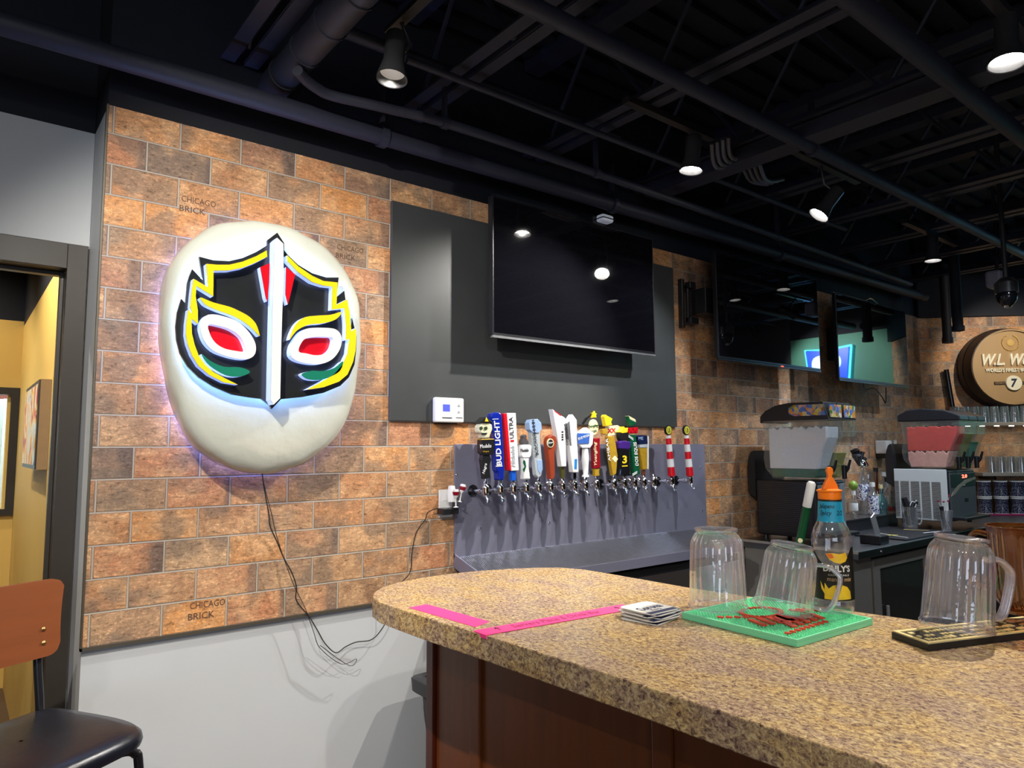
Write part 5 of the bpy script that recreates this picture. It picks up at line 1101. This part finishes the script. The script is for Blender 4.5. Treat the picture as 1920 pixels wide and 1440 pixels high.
# ------------------------------------------------------------------ frozen drink machines
MB_ = mat('black_machine_body', (.013, .013, .016), .35)
def slush_machine(label, x0, n, wd, y0, y1, z0, zb, zt_, side, fills, panelm, louver=False):
    """bowls lie along y (front to the camera side), one next to the other along x"""
    x1 = x0+n*wd; t = thing('slush_machine', label, 'drink machine', ((x0+x1)/2, (y0+y1)/2, z0))
    obj('machine_body', bx(x0, x1, y0, y1, z0+.03, zb-.01), MB_, t, bevel=.012)
    for x in (x0+.03, x1-.03):
        for y in (y0+.04, y1-.04): obj('foot', tube(B(), [(x, y, z0), (x, y, z0+.032)], .015, 10), BLKPL, t)
    bp = [(y1+.001, z0+.25), (y1+.052, z0+.28), (y1+.055, zb+.06), (y1+.045, zb+.12), (y1+.03, zb+.16), (y1+.01, zb+.17), (y1+.001, zb+.10), (y1+.001, zb-.02)]
    obj('back_hump', prism(B(), bp, lambda a, b: Vector((x0, a, b)), lambda a, b: Vector((x1, a, b))), MB_, t)
    if louver:
        sp_ = obj('side_panel', bx(x0-.006, x0-.0005, y0+.005, y1-.002, z0+.035, zb-.005), side, t, bevel=.002)
        e = B()
        for c in range(5):
            for r in range(30):
                ya = y0+.045+c*(y1-y0-.01)/5; box(e, x0-.0075, x0-.0062, ya, ya+(y1-y0)/5-.014, z0+.05+r*.0083, z0+.0535+r*.0083)
        obj('vent_slots', e, INK, sp_)
    else:
        e = B()
        for r in range(26): box(e, x0-.004, x0-.0003, y0+.03, y1-.02, z0+.06+r*.0115, z0+.066+r*.0115)
        obj('vent_louvres', e, mat('dark_grey_louvre', (.03, .03, .034), .3), t)
    obj('front_panel', bx(x0+.01, x1-.01, y0-.006, y0-.0005, z0+.05, zb-.03), panelm, t, bevel=.002)
    obj('drip_tray', bx(x0+.02, x1-.02, y0-.09, y0-.0065, z0+.045, z0+.065), MB_, t, bevel=.004)
    CLB = clear('clear_bowl_plastic', tint=(.93, .95, .95), refl=.05, edge=.36, haze=.07, body=(.5, .55, .55)) 
    for i in range(n):
        a0 = x0+i*wd+.004; a1 = a0+wd-.008
        H_ = zt_-zb
        bw = [(y1-.06, zb+H_), (y1-.075, zb+H_*.62), (y1-.06, zb+H_*.35), (y1-.07, zb+H_*.18), (y1-.12, zb+.004), (y0+.04, zb-.006), (y0+.0, zb+.02), (y0-.03, zb+H_*.22), (y0-.05, zb+H_*.5), (y0-.085, zb+H_*.72), (y0-.085, zb+H_)]
        bw = [(min(y, y1-.01), z) for y, z in bw]
        e = B(); f0 = [e.verts.new((a0, y, z)) for y, z in bw]; f1 = [e.verts.new((a1, y, z)) for y, z in bw]
        e.faces.new(f0); e.faces.new(f1[::-1])
        for k in range(len(bw)-1): e.faces.new((f0[k], f1[k], f1[k+1], f0[k+1]))
        bo = obj('bowl', e, CLB, t)
        for (s0, s1, m, nm, wob) in fills[i]:
            lo, hi = zb+H_*s0, zb+H_*s1
            def yy(z, off):   # inner outline at height z
                f = (z-zb)/H_
                fr_ = y0-.0-.08*max(0, min(1, f/.72))**1.4+off; bk = y1-.085+.0*f-off
                return fr_, bk
            pts = []
            for k in range(9):
                z = lo+(hi-lo)*k/8; pts.append((yy(z, .012)[0], z))
            if wob:
                for k in range(1, 24): 
                    y_ = pts[8][0]+(yy(hi, .012)[1]-pts[8][0])*k/24; pts.append((y_, hi+wob*math.sin(k*2.1)+wob*.6*math.sin(k*5.3)))
            for k in range(9):
                z = hi-(hi-lo)*k/8; pts.append((yy(z, .012)[1]-.02*(1-min(1, (z-zb)/.06)), z))
            e = prism(B(), pts, lambda a, b: Vector((a0+.006, a, b)), lambda a, b: Vector((a1-.006, a, b))); obj(nm, e, m, bo, bevel=.004)
        lp = [(y1-.05, zb+H_+.001), (y1-.045, zb+H_-.01), (y1-.045, zb+H_+.03), (y1-.08, zb+H_+.065), (y1-.15, zb+H_+.095), (y1-.24, zb+H_+.108), (y0-.06, zb+H_+.104), (y0-.09, zb+H_+.012), (y0-.095, zb+H_+.001)]
        if louver: lp = [(y1-.04, zb+H_+.001), (y1-.04, zb+H_+.045), (y1-.10, zb+H_+.078), (y1-.20, zb+H_+.088), (y0+.0, zb+H_+.070), (y0-.09, zb+H_+.034), (y0-.095, zb+H_+.001)]
        ld = obj('lid', prism(B(), lp, lambda a, b: Vector((a0, a, b)), lambda a, b: Vector((a1, a, b))), MB_, t, bevel=.006)
        if not louver:
            sp2 = [(y0-.077, zb+H_+.026), (y0-.062, zb+H_+.090), (y0+.12, zb+H_+.093), (y0+.155, zb+H_+.075), (y0+.155, zb+H_+.042), (y0+.12, zb+H_+.026)]
            obj('fruit_picture', prism(B(), sp2, lambda a, b: Vector((a0-.003, a, b)), lambda a, b: Vector((a0-.0005, a, b))), FRUIT, ld)
            obj('fruit_picture', bx(a0+.01, a1-.01, y0-.0945, y0-.0905, zb+H_+.014, zb+H_+.088), FRUIT, ld)
        xc = (a0+a1)/2
        f_ = obj('dispensing_valve', lathe(B(), [(.001, -.05), (.014, -.05), (.016, .03), (.001, .035)], c=(xc, y0-.045, zb+.05), seg=14), MB_, t, smooth=40)
        obj('valve_handle', tube(B(), [(xc, y0-.055, zb+.045), (xc, y0-.068, zb+.06), (xc, y0-.085, zb+.115)], [.010, .009, .007], 10), MB_, f_, smooth=60)
    return t
def fruit_mat():
    m = bpy.data.materials.new('fruit_picture_print'); m.use_nodes = True; nt = m.node_tree; b = nt.nodes['Principled BSDF']
    tc = nd(nt, 'ShaderNodeTexCoord'); n = nd(nt, 'ShaderNodeTexVoronoi'); n.inputs['Scale'].default_value = 45
    nt.links.new(tc.outputs['Object'], n.inputs[0]); s = nd(nt, 'ShaderNodeSeparateColor'); nt.links.new(n.outputs['Color'], s.inputs[0])
    nt.links.new(ramp(nt, s.outputs[0], [(.0, rgb(80, 110, 190)), (.30, rgb(90, 120, 190)), (.4, rgb(220, 190, 60)), (.55, rgb(225, 220, 200)), (.68, rgb(190, 70, 60)), (.8, rgb(70, 130, 60)), (.9, rgb(220, 140, 40))]), b.inputs[0]); b.inputs['Roughness'].default_value = .25; return m
FRUIT = fruit_mat()
SLW = mat('white_slush', (.86, .86, .90), .6, noise=.04, scale=80, bump=.3); SLG = mat('green_mix_residue', rgb(60, 108, 80), .3, noise=.35, scale=25); SLR = mat('red_slush', rgb(214, 62, 50), .5, noise=.15, scale=30, bump=.2)
SLP = mat('pink_slush', rgb(232, 170, 156), .6, noise=.2, scale=25, bump=.3); SLY = mat('yellow_mix', rgb(170, 160, 70), .4, noise=.15); SLT = mat('green_slush', rgb(50, 150, 110), .5, noise=.15)
GP = mat('grey_front_panel', rgb(120, 126, 128), .4, noise=.04)
slush_machine('black frozen drink machine with white slush and fruit pictures on the lids', 3.955, 2, .168, 2.13, 2.525, BZ+.001, 1.275, 1.625, None,
    [[(.03, .17, SLG, 'drink_mix', .0), (.175, .88, SLW, 'slush', .009)], [(.02, .45, SLY, 'drink_mix', 0)]], GP)
m2 = slush_machine('grey frozen drink machine with red, yellow and green slush in three bowls', 5.245, 3, .160, 1.90, 2.245, BZ+.03, 1.315, 1.640, mat('light_grey_vent_panel', rgb(214, 218, 218), .4, 0, .03),
    [[(.03, .36, SLP, 'slush', .010), (.37, .88, SLR, 'slush', .005)], [(.02, .74, SLY, 'slush', .006)], [(.02, .56, SLT, 'slush', .006)]], mat('dark_grey_front', rgb(78, 82, 86), .35, noise=.05), louver=True)
zb = 1.315
fp = obj('display_panel', bx(5.275, 5.70, 1.8915, 1.8935, 1.19, 1.275), mat('black_display_panel', (.01, .014, .022), .15), m2)
SW = mat('grey_swoosh', rgb(130, 130, 110), .4)
obj('swoosh', xz([(5.26, 1.13), (5.32, 1.14), (5.42, 1.185), (5.55, 1.215), (5.71, 1.235), (5.71, 1.250), (5.52, 1.235), (5.38, 1.20), (5.28, 1.155)], 1.8895, 1.8913), SW, fp)
RD = mat('red_digit_led', (.6, .05, .04), .4, emit=(1, .10, .06), es=6)
text('digits', '2.0', (5.465, 1.891, 1.248), (.09, 0, 0), (0, 0, .024), RD, fp, depth=.001, bold=.02)
text('lettering', 'Crathco', (5.41, 1.891, 1.195), (.10, 0, 0), (0, 0, .014), WHITEM, fp, depth=.001)
obj('badge', bx(5.50, 5.56, 1.8915, 1.8935, 1.085, 1.108), BLKPL, m2)
# ------------------------------------------------------------------ back counter clutter
bmat = thing('service_mat', 'flat black service mat on the back counter before the grey machine', 'mat', (5.1, 2.0, BZ))
obj('mat_sheet', bx(4.53, 5.20, 1.885, 2.20, BZ+.0005, BZ+.009), BM, bmat, bevel=.002)
for i, (x0, y0, x1, y1, wd, m, l) in enumerate(((1640, 998, 1703, 1008, .012, WHITEM, 'long crumpled white paper strip lying on the service mat'), (1646, 1004, 1683, 1003, .022, mat('yellow_paper', rgb(240, 220, 80), .6), 'yellow paper strip lying left on the service mat'),
        (1694, 993, 1742, 995, .012, mat('tan_paper', rgb(222, 190, 110), .6), 'tan wooden stirrer lying behind the big clear pitcher'), (1732, 1000, 1783, 995, .014, WHITEM, 'white paper strip lying right by the glass of stirrers'))):
    a = PX(x0, y0, Z=BZ+.011); b = PX(x1, y1, Z=BZ+.011); d = (b-a); nrm = Vector((-d.y, d.x, 0)).normalized()*wd/2
    z = BZ+.0095+.0012*i; e = prism(B(), [(a-nrm)[:2], (b-nrm*.6)[:2], (b+nrm*.6)[:2], (a+nrm)[:2]], lambda p, q: Vector((p, q, z)), lambda p, q: Vector((p, q, z+.001)))
    tag(recenter(obj('paper_strip', e, m)), l, 'paper')
# bottle riser
rs = thing('bottle_riser', 'low dark riser with a steel edge under the cluster of bottles', 'riser', (5.05, 2.43, BZ))
obj('riser_box', bx(4.62, 5.42, 2.31, 2.56, BZ+.0005, .975), MB_, rs); obj('steel_edge', bx(4.615, 5.425, 2.3055, 2.563, .9755, .983), STEELD, rs)
RZ = .9835
def bottle(label, px_, y_, h, r, glass, parts, shoulder=.62, neck=.014, cap=None, caph=.03, label_m=None, lz=(.2, .5)):
    x = PX(px_, 900, Y=y_).x; c = (x, y_, RZ); t = thing('liquor_bottle', label, 'bottle', c, 'bottles on the back counter riser')
    pr_ = [(.001, .001), (r*.9, .001), (r, .008), (r, h*shoulder*.9), (r*.92, h*shoulder), (r*.55, h*(shoulder+.10)), (neck, h*(shoulder+.17)), (neck*.9, h*.93)]
    obj('glass_body', lathe(B(), pr_, c=c, seg=24, closed=False), glass, t, smooth=50)
    if cap is not None: obj('cap', lathe(B(), [(.001, h*.91), (neck*1.25, h*.91), (neck*1.25, h*.91+caph), (.001, h*.91+caph)], c=c, seg=16), cap, t, smooth=40)
    if label_m: obj('paper_label', lathe(B(), [(r+.0006, h*lz[0]), (r+.0012, h*(lz[0]+.01)), (r+.0012, h*(lz[1]-.01)), (r+.0006, h*lz[1])], c=c, seg=24, closed=False), label_m, t, smooth=50)
    for p_ in parts:
        pass
    return t, Vector(c)
GCL = clear('clear_bottle_glass', tint=(.90, .93, .93), refl=.16, edge=.8, haze=.18, body=(.4, .42, .45)); GBL = clear('teal_bottle_glass', tint=(.55, .8, .85), refl=.12, edge=.6, haze=.15, body=(.1, .3, .35)); GAM = clear('brown_bottle_glass', tint=(.45, .14, .06), refl=.12, edge=.5, haze=.4, body=(.12, .03, .01))
def bw_mat():
    m = bpy.data.materials.new('blue_on_white_print'); m.use_nodes = True; nt = m.node_tree; b = nt.nodes['Principled BSDF']
    tc = nd(nt, 'ShaderNodeTexCoord'); n = nd(nt, 'ShaderNodeTexNoise'); n.inputs['Scale'].default_value = 55; n.inputs['Distortion'].default_value = 2
    nt.links.new(tc.outputs['Object'], n.inputs[0]); nt.links.new(ramp(nt, n.outputs[0], [(.50, rgb(226, 228, 232)), (.56, rgb(26, 34, 110))]), b.inputs[0]); return m
BWP = bw_mat()
t, c = bottle('tall clear bottle with a blue and white print and chrome strainer top', 1617, 2.42, .36, .044, GCL, [], label_m=BWP, lz=(.28, .60))
obj('chrome_top', lathe(B(), [(.012, .33), (.044, .345), (.046, .354), (.036, .384), (.016, .40), (.001, .402)], c=c, seg=20, closed=False), CHROME, t, smooth=50)
e = B(); random.seed(3)
for k in range(14):
    a = k*.7; tube(e, [c+Vector((-.04, 0, .35)), c+Vector((-.05+.05*math.cos(a), .03*math.sin(a*1.7), .40+.07*abs(math.sin(a))))], [.008, .015], 7)
obj('black_ornament', e, MB_, t, smooth=60)
bottle('short clear bottle with a blue and white wrapped label at the front of the riser', 1635, 2.345, .22, .036, GCL, [], label_m=BWP, lz=(.05, .62), cap=WHITEM)
bottle('squat teal bottle with a pale cork and a small oval label', 1651, 2.35, .20, .038, GBL, [], shoulder=.5, cap=mat('cork', rgb(206, 190, 140), .7, noise=.2), caph=.028)
bottle('brown bottle with a cream label at the back of the riser', 1643, 2.52, .32, .042, GAM, [], shoulder=.5, label_m=CRM, lz=(.1, .38), cap=BLKPL)
bottle('clear bottle with a round black stopper in the middle of the riser', 1663, 2.42, .24, .036, GCL, [], cap=BLKGL, caph=.035, label_m=None)
bottle('clear bottle with a wide black cap and a red foot label', 1671, 2.36, .25, .034, GCL, [], cap=BLKPL, caph=.04, neck=.02, label_m=mat('red_small_label', rgb(170, 50, 50), .5), lz=(.04, .16))
bottle('clear bottle with a blue foot label at the right end of the riser', 1683, 2.37, .24, .032, GCL, [], cap=BLKPL, caph=.035, label_m=mat('blue_small_label', rgb(80, 100, 190), .5), lz=(.04, .17))
bottle('small clear bottle with a white neck label at the left end of the riser', 1598, 2.34, .17, .028, GCL, [], cap=WHITEM, label_m=WHITEM, lz=(.3, .6))
bottle('stocky clear bottle with silver cap and white label left of the brown bottle', 1628, 2.50, .27, .040, GCL, [], cap=SILV, caph=.03, label_m=WHITEM, lz=(.15, .45))
bottle('tall clear bottle with a white cap at the back right of the riser', 1657, 2.50, .28, .036, GCL, [], cap=WHITEM, caph=.03)
lm = PX(1600, 915, Y=2.34)
tag(recenter(obj('lime', lathe(B(), [(.001, -.032), (.012, -.030), (.026, -.016), (.030, 0), (.026, .016), (.012, .030), (.001, .034)], c=(lm.x, 2.30+.04, RZ+.17*.91+.064), seg=20), mat('lime_skin', rgb(130, 160, 60), .4, noise=.15), smooth=60)), 'green lime resting on the small bottle at the left end of the riser', 'fruit')
# chrome bottle opener on a black block, left of the riser
p = PX(1608, 990, Y=2.0)
t = thing('opener_block', 'black block with a slanted chrome bottle opener on the back counter', 'opener', (p.x, 2.0, BZ))
obj('block', bx(p.x+.06, p.x+.17, 1.90, 2.02, BZ+.001, BZ+.05), MB_, t, bevel=.004)
e = B(); box(e, -.026, .026, -.004, .004, 0, .14, Matrix.Translation((p.x+.10, 1.93, BZ+.045)) @ Matrix.Rotation(-.45, 4, 'Y')); obj('opener_plate', e, mat('polished_steel', (.75, .76, .78), .25, .7), t, bevel=.002)
# glass mug of black gear
p = PX(1707, 985, Z=BZ)
x, y = PX(1707, 985, Z=BZ+.001).x, PX(1707, 985, Z=BZ+.001).y
x, y = 5.03, 2.03
q = PX(1707, 986, X=5.13); x, y = q.x, q.y
mg = thing('glass_mug', 'ribbed glass mug holding black strainers before the machine vent', 'mug', (x, y, BZ+.0095))
obj('mug_body', lathe(B(), [(.001, .008), (.042, .006), (.044, .0), (.046, .01), (.047, .13), (.050, .15), (.0475, .15), (.044, .13), (.043, .014), (.001, .012)], c=mg.location, seg=48, closed=False, flute=.02, nfl=14), clear('mug_glass', refl=.16, edge=.7, haze=.16, body=(.55, .57, .6)), mg, smooth=50)
vx = Vector((.7826, -.6225, 0)); ml = mg.location
obj('mug_handle', tube(B(), smoothpts([ml+vx*.045+Vector((0, 0, .125)), ml+vx*.075+Vector((0, 0, .12)), ml+vx*.082+Vector((0, 0, .075)), ml+vx*.07+Vector((0, 0, .035)), ml+vx*.045+Vector((0, 0, .03))], 4), .0065, 8), MC['mug_glass'], mg, smooth=60)
g = thing('drink_strainer', 'tangle of black strainers and rubber tools standing in the glass mug', 'strainer', ml+Vector((0, 0, .02)))
e = B(); tube(e, [ml+Vector((0, 0, .03)), ml+vx*-.02+Vector((0, 0, .17)), ml+vx*-.035+Vector((0, 0, .21))], [.02, .022, .018], 12); tube(e, [ml+vx*.01+Vector((0, 0, .03)), ml+vx*.02+Vector((0, 0, .17)), ml+vx*.05+Vector((0, 0, .18))], [.016, .02, .018], 12)
obj('rubber_tools', e, MB_, g, smooth=60)
obj('wire_loop', tube(B(), smoothpts([ml+vx*-.02+Vector((0, -.02, .15)), ml+vx*.0+Vector((0, -.02, .185)), ml+vx*.025+Vector((0, -.02, .165)), ml+vx*.01+Vector((0, -.02, .14))], 5), .0025, 6), WHITEM, g)
q = PX(1775, 992, X=5.12); ml = Vector((q.x, q.y, BZ+.0095))
if q.x > 5.15: pass
gl = thing('stirrer_glass', 'clear tumbler holding drink stirrers before the grey machine', 'glass', ml)
obj('tumbler', lathe(B(), [(.001, .012), (.028, .010), (.030, 0), (.033, .05), (.040, .14), (.0385, .14), (.031, .05), (.027, .014), (.001, .016)], c=ml, seg=30, closed=False), MC['mug_glass'], gl, smooth=50)
DR_ = mat('dark_red_stirrer_tip', rgb(150, 24, 50), .4)
for k, (dx, dz) in enumerate(((-.045, .20), (-.01, .195), (.022, .20), (.03, .235))):
    st = thing('drink_stirrer', 'clear stirrer with red tip standing in the tumbler, %s one' % ('leftmost', 'second', 'third', 'rightmost')[k], 'stirrer', ml+Vector((0, 0, .02)), 'drink stirrers in the tumbler')
    top = ml+vx*dx+Vector((0, 0, dz)); bt_ = ml+vx*(dx*-.2)+Vector((0, .008*k-.012, .02)); obj('stem', tube(B(), [bt_, top], .0018, 6), WHITEM, st)
    obj('tip', lathe(B(), [(.001, -.006), (.007, -.004), (.008, .003), (.001, .006)], c=top, seg=10), DR_, st)
t = tag(recenter(obj('dark_tool', tube(B(), [ml+vx*-.012+Vector((0, -.0, .02)), ml+vx*-.022+Vector((0, 0, .12)), ml+vx*-.026+Vector((0, 0, .165))], [.008, .012, .013], 10), MB_, smooth=60)), 'dark rounded bar tool standing in the stirrer tumbler', 'tool')
# soap dispenser on the wall
p = PX(1651, 851, Y=2.55)
t = thing('soap_dispenser', 'small white dispenser with a black window on the brick wall', 'dispenser', (p.x+.09, 2.59, 1.38))
obj('dispenser_cover', bx(p.x, p.x+.10, 2.50, 2.591, p.z, p.z+.105), WHITE, t, bevel=.01, bseg=3); obj('window_slot', bx(p.x+.042, p.x+.058, 2.4975, 2.4995, p.z+.045, p.z+.078), INK, t); obj('dispenser_foot', bx(p.x+.008, p.x+.092, 2.515, 2.591, p.z-.035, p.z-.001), BLKPL, t, bevel=.006)
p = PX(1680, 838, Y=2.57); tag(recenter(obj('switch_plate', bx(p.x, p.x+.05, 2.583, 2.591, p.z-.045, p.z+.055), WHITE, bevel=.002)), 'narrow white switch plate right of the soap dispenser', 'switch')
# ------------------------------------------------------------------ shelves, glasses and steins on the diagonal wall
SHM = mat('pale_shelf_board', rgb(176, 166, 150), .4, noise=.06)
def shelf(z, u0, label, lights):
    t = thing('wall_shelf', label, 'shelf', dg(1.0, .12, z))
    obj('shelf_board', dbox(B(), u0, 1.8, .002, .27, z-.028, z), SHM, t, bevel=.002)
    for u in (u0+.1, 1.0, 1.7): obj('bracket', dbox(B(), u, u+.02, .002, .24, z-.06, z-.0285), BLKPL, t)
    if lights:
        for k in range(7):
            u = u0+.14+k*.115; o = obj('shelf_light', dbox(B(), u, u+.03, .20, .222, z-.033, z-.0285), mat('shelf_light_lens', (1, 1, .9), .3, emit=(1, .95, .8), es=10), t)
    return t
shelf(1.665, .10, 'upper pale shelf on the diagonal wall carrying tumblers', True); shelf(1.245, .32, 'lower pale shelf on the diagonal wall carrying tumblers', False)
for z, n_, u_ in ((1.62, 1, .9),):
    l = bpy.data.lights.new('shelf_lamp', 'AREA'); l.energy = 1.2; l.shape = 'RECTANGLE'; l.size = .9; l.size_y = .03; l.color = (1, .93, .8)
    o = bpy.data.objects.new('shelf_lamp', l); COL.objects.link(o); o.location = dg(u_, .21, z); o.rotation_euler = (0, 0, math.radians(-45))
TG = clear('tumbler_glass', tint=(.95, .97, .97), refl=.14, edge=.75, haze=.10, body=(.55, .6, .62), rough=.06)
base_g = thing('tumbler', 'x', 'glass', (0, 0, 0)); 
obj('glass_wall', lathe(B(), [(.036, 0), (.0345, .07), (.031, .130), (.030, .134), (.001, .132), (.001, .128), (.029, .128), (.0325, .07), (.034, 0)], seg=20, closed=False), TG, base_g, smooth=40)
kids(base_g); used = False
cnt = 0; ROWN = ['front', 'back']
for (z, u0, n_, nm) in ((1.665, .16, 13, 'upper'), (1.245, .42, 9, 'lower')):
    for r_ in range(2):
        for k in range(n_):
            if used: g = copy_tree(base_g)
            else: g = base_g; used = True
            g.location = dg(u0+k*.078+(.03 if r_ else 0), .215-.085*r_, z+.0005); g['group'] = 'upside-down tumblers on the %s shelf' % nm
            g['label'] = 'upside-down tumbler on the %s diagonal wall shelf, %s in the %s row' % (nm, ('leftmost' if k == 0 else ORD[k]+' from the left') if k < 12 else 'last', ROWN[r_])
# steins
ST = bpy.data.materials.new('navy_scroll_glaze'); ST.use_nodes = True; nt = ST.node_tree; b = nt.nodes['Principled BSDF']; tc = nd(nt, 'ShaderNodeTexCoord'); n_ = nd(nt, 'ShaderNodeTexNoise'); n_.inputs['Scale'].default_value = 38; n_.inputs['Distortion'].default_value = 3
nt.links.new(tc.outputs['Object'], n_.inputs[0]); nt.links.new(ramp(nt, n_.outputs[0], [(.49, rgb(18, 20, 54)), (.52, rgb(200, 204, 214)), (.55, rgb(18, 20, 54))]), b.inputs[0]); b.inputs['Roughness'].default_value = .2
s0 = thing('stein', 'x', 'stein', (0, 0, 0)); obj('mug_body', lathe(B(), [(.001, .004), (.052, .002), (.054, .010), (.048, .022), (.047, .118), (.052, .130), (.052, .138), (.046, .138), (.044, .03), (.001, .03)], seg=28, closed=False), ST, s0, smooth=50)
obj('rim_band', lathe(B(), [(.0528, .129), (.0528, .1385), (.0455, .1388)], seg=28, closed=False), CARD, s0, smooth=50); obj('foot_band', lathe(B(), [(.053, .002), (.0548, .009), (.0538, .013)], seg=28, closed=False), CARD, s0, smooth=50)
obj('handle', tube(B(), smoothpts([(0.046, 0, .11), (.078, 0, .108), (.086, 0, .07), (.075, 0, .035), (.047, 0, .03)], 4), .0075, 8), ST, s0, smooth=60)
kids(s0); used = False
for lev in range(2):
    for k in range(6):
        g = s0 if not used else copy_tree(s0); used = True
        g.location = dg(.34+k*.128, .235, .9005+.1395*lev); g.rotation_euler = (0, 0, .785); g['group'] = 'navy and white steins stacked on the back counter'
        g['label'] = 'navy scroll-patterned beer stein in the %s layer, %s' % (('lower', 'upper')[lev], 'leftmost' if k == 0 else ORD[k]+' from the left')
tw = dbox(B(), .30, 1.0, .30, .36, .9005, .912); tag(recenter(obj('folded_towel', tw, mat('magenta_towel', rgb(150, 24, 84), .8, noise=.1), bevel=.004)), 'magenta folded towel in front of the navy steins', 'towel')
p0 = dg(.235, .05, 1.666)
t = tag(recenter(obj('black_rod', tube(B(), [p0, p0+Vector((-.03, .035, .47))], .020, 14), BLKGL, smooth=60)), 'glossy black rod leaning on the upper shelf left of the barrel', 'rod')
# ------------------------------------------------------------------ barrel sign
bs = thing('barrel_sign', 'wooden barrel head whiskey sign with cream lettering on the diagonal wall', 'sign', dg(.80, 0, 1.83))
n3 = Vector((-.70711, -.70711, 0)); u3 = Vector((.70711, -.70711, 0)); zz3 = Vector((0, 0, 1))
ctr = PX(1895, 689, Z=2.15)
# centre on the face plane n=.20
def on_diag(x, y, n):
    d = fw + r2*((x-960)/F) - u2*((y-720)/F); o = Vector((0, 0, H)); p = dg(0, n, 0); t_ = (p-o).dot(n3)/d.dot(n3); return o+d*t_
fc = on_diag(1896, 688, .20); c0 = fc - n3*.20 + n3*.022
mx = Matrix(((u3.x, zz3.x, n3.x, c0.x), (u3.y, zz3.y, n3.y, c0.y), (u3.z, zz3.z, n3.z, c0.z), (0, 0, 0, 1)))
BW = mat('barrel_head_wood', rgb(172, 138, 92), .55, noise=.16, scale=5, stretch=(1, 1, .3)); BDK = mat('dark_barrel_staves', rgb(60, 44, 34), .5, noise=.3, scale=12)
R0 = .325
obj('staves', lathe(B(), [(.001, -.018), (R0*1.05, -.018), (R0*1.06, .05), (R0*1.04, .13), (R0*1.0, .195), (R0*.95, .197), (R0*.95, .18), (.001, .18)], seg=64, mtx=mx), BDK, bs, smooth=40)
obj('hoop', lathe(B(), [(R0*1.062, .035), (R0*1.07, .037), (R0*1.062, .085), (R0*1.055, .083)], seg=64, mtx=mx, closed=False), mat('dark_iron_hoop', (.03, .028, .027), .4, .5), bs, smooth=40)
hd = obj('barrel_head', lathe(B(), [(.001, .181), (R0*.945, .181), (R0*.945, .186), (.001, .186)], seg=64, mtx=mx), BW, bs, smooth=30)
obj('head_rim', lathe(B(), [(R0*.95, .1865), (R0*.99, .1865), (R0*.985, .203), (R0*.95, .203)], seg=64, mtx=mx, closed=False), BW, bs, smooth=30)
pt = lambda a, b, n: c0+u3*a+zz3*b+n3*n
e = B()
for k in range(1, 8): x = -R0*.9+k*R0*.225; h = math.sqrt(max(.01, (R0*.94)**2-x*x)); 
CRS = mat('cream_raised_letters', rgb(236, 226, 196), .45, noise=.02)
text('lettering', 'W.L. Weller', pt(-.235, .012, .187), u3*.50, zz3*.10, CRS, bs, depth=.016, shear=.35, bold=.03)
text('lettering', "WORLD'S FINEST BOURBON", pt(-.215, -.045, .187), u3*.44, zz3*.035, CRS, bs, depth=.012, bold=.03)
obj('age_bar', prism(B(), [(-.15, -.150), (.15, -.150), (.15, -.125), (-.15, -.125)], lambda a, b: pt(a, b, .187), lambda a, b: pt(a, b, .193)), BDK, bs); text('lettering', 'YEARS', pt(-.145, -.146, .1935), u3*.075, zz3*.016, BW, bs, depth=.002)
text('lettering', 'OLD', pt(.07, -.146, .1935), u3*.06, zz3*.016, BW, bs, depth=.002)
m7 = mx @ Matrix.Translation((0, -.138, 0)); sb = obj('seven_badge', lathe(B(), [(.001, .1935), (.064, .1935), (.062, .206), (.001, .206)], seg=36, mtx=m7), CRS, bs, smooth=30)
text('lettering', '7', pt(-.026, -.175, .2065), u3*.05, zz3*.072, mat('navy_numeral', rgb(36, 48, 70), .5), sb, depth=.003, bold=.03, shear=.15)
e = B()
for k in range(26):
    a = math.radians(-245+k*(310/25)); p = (.0+.066*math.cos(a), .205+.066*math.sin(a)); q_ = m7 = None
    lathe(e, [(.001, .187), (.0085, .187), (.005, .197), (.001, .198)], c=u3*p[0]+zz3*p[1], seg=8, mtx=mx)
lathe(e, [(.001, .187), (.034, .187), (.026, .195), (.001, .197)], c=zz3*.205, seg=20, mtx=mx)
obj('wreath_emblem', e, mat('gilded_emblem', rgb(200, 160, 90), .45), bs, smooth=40)
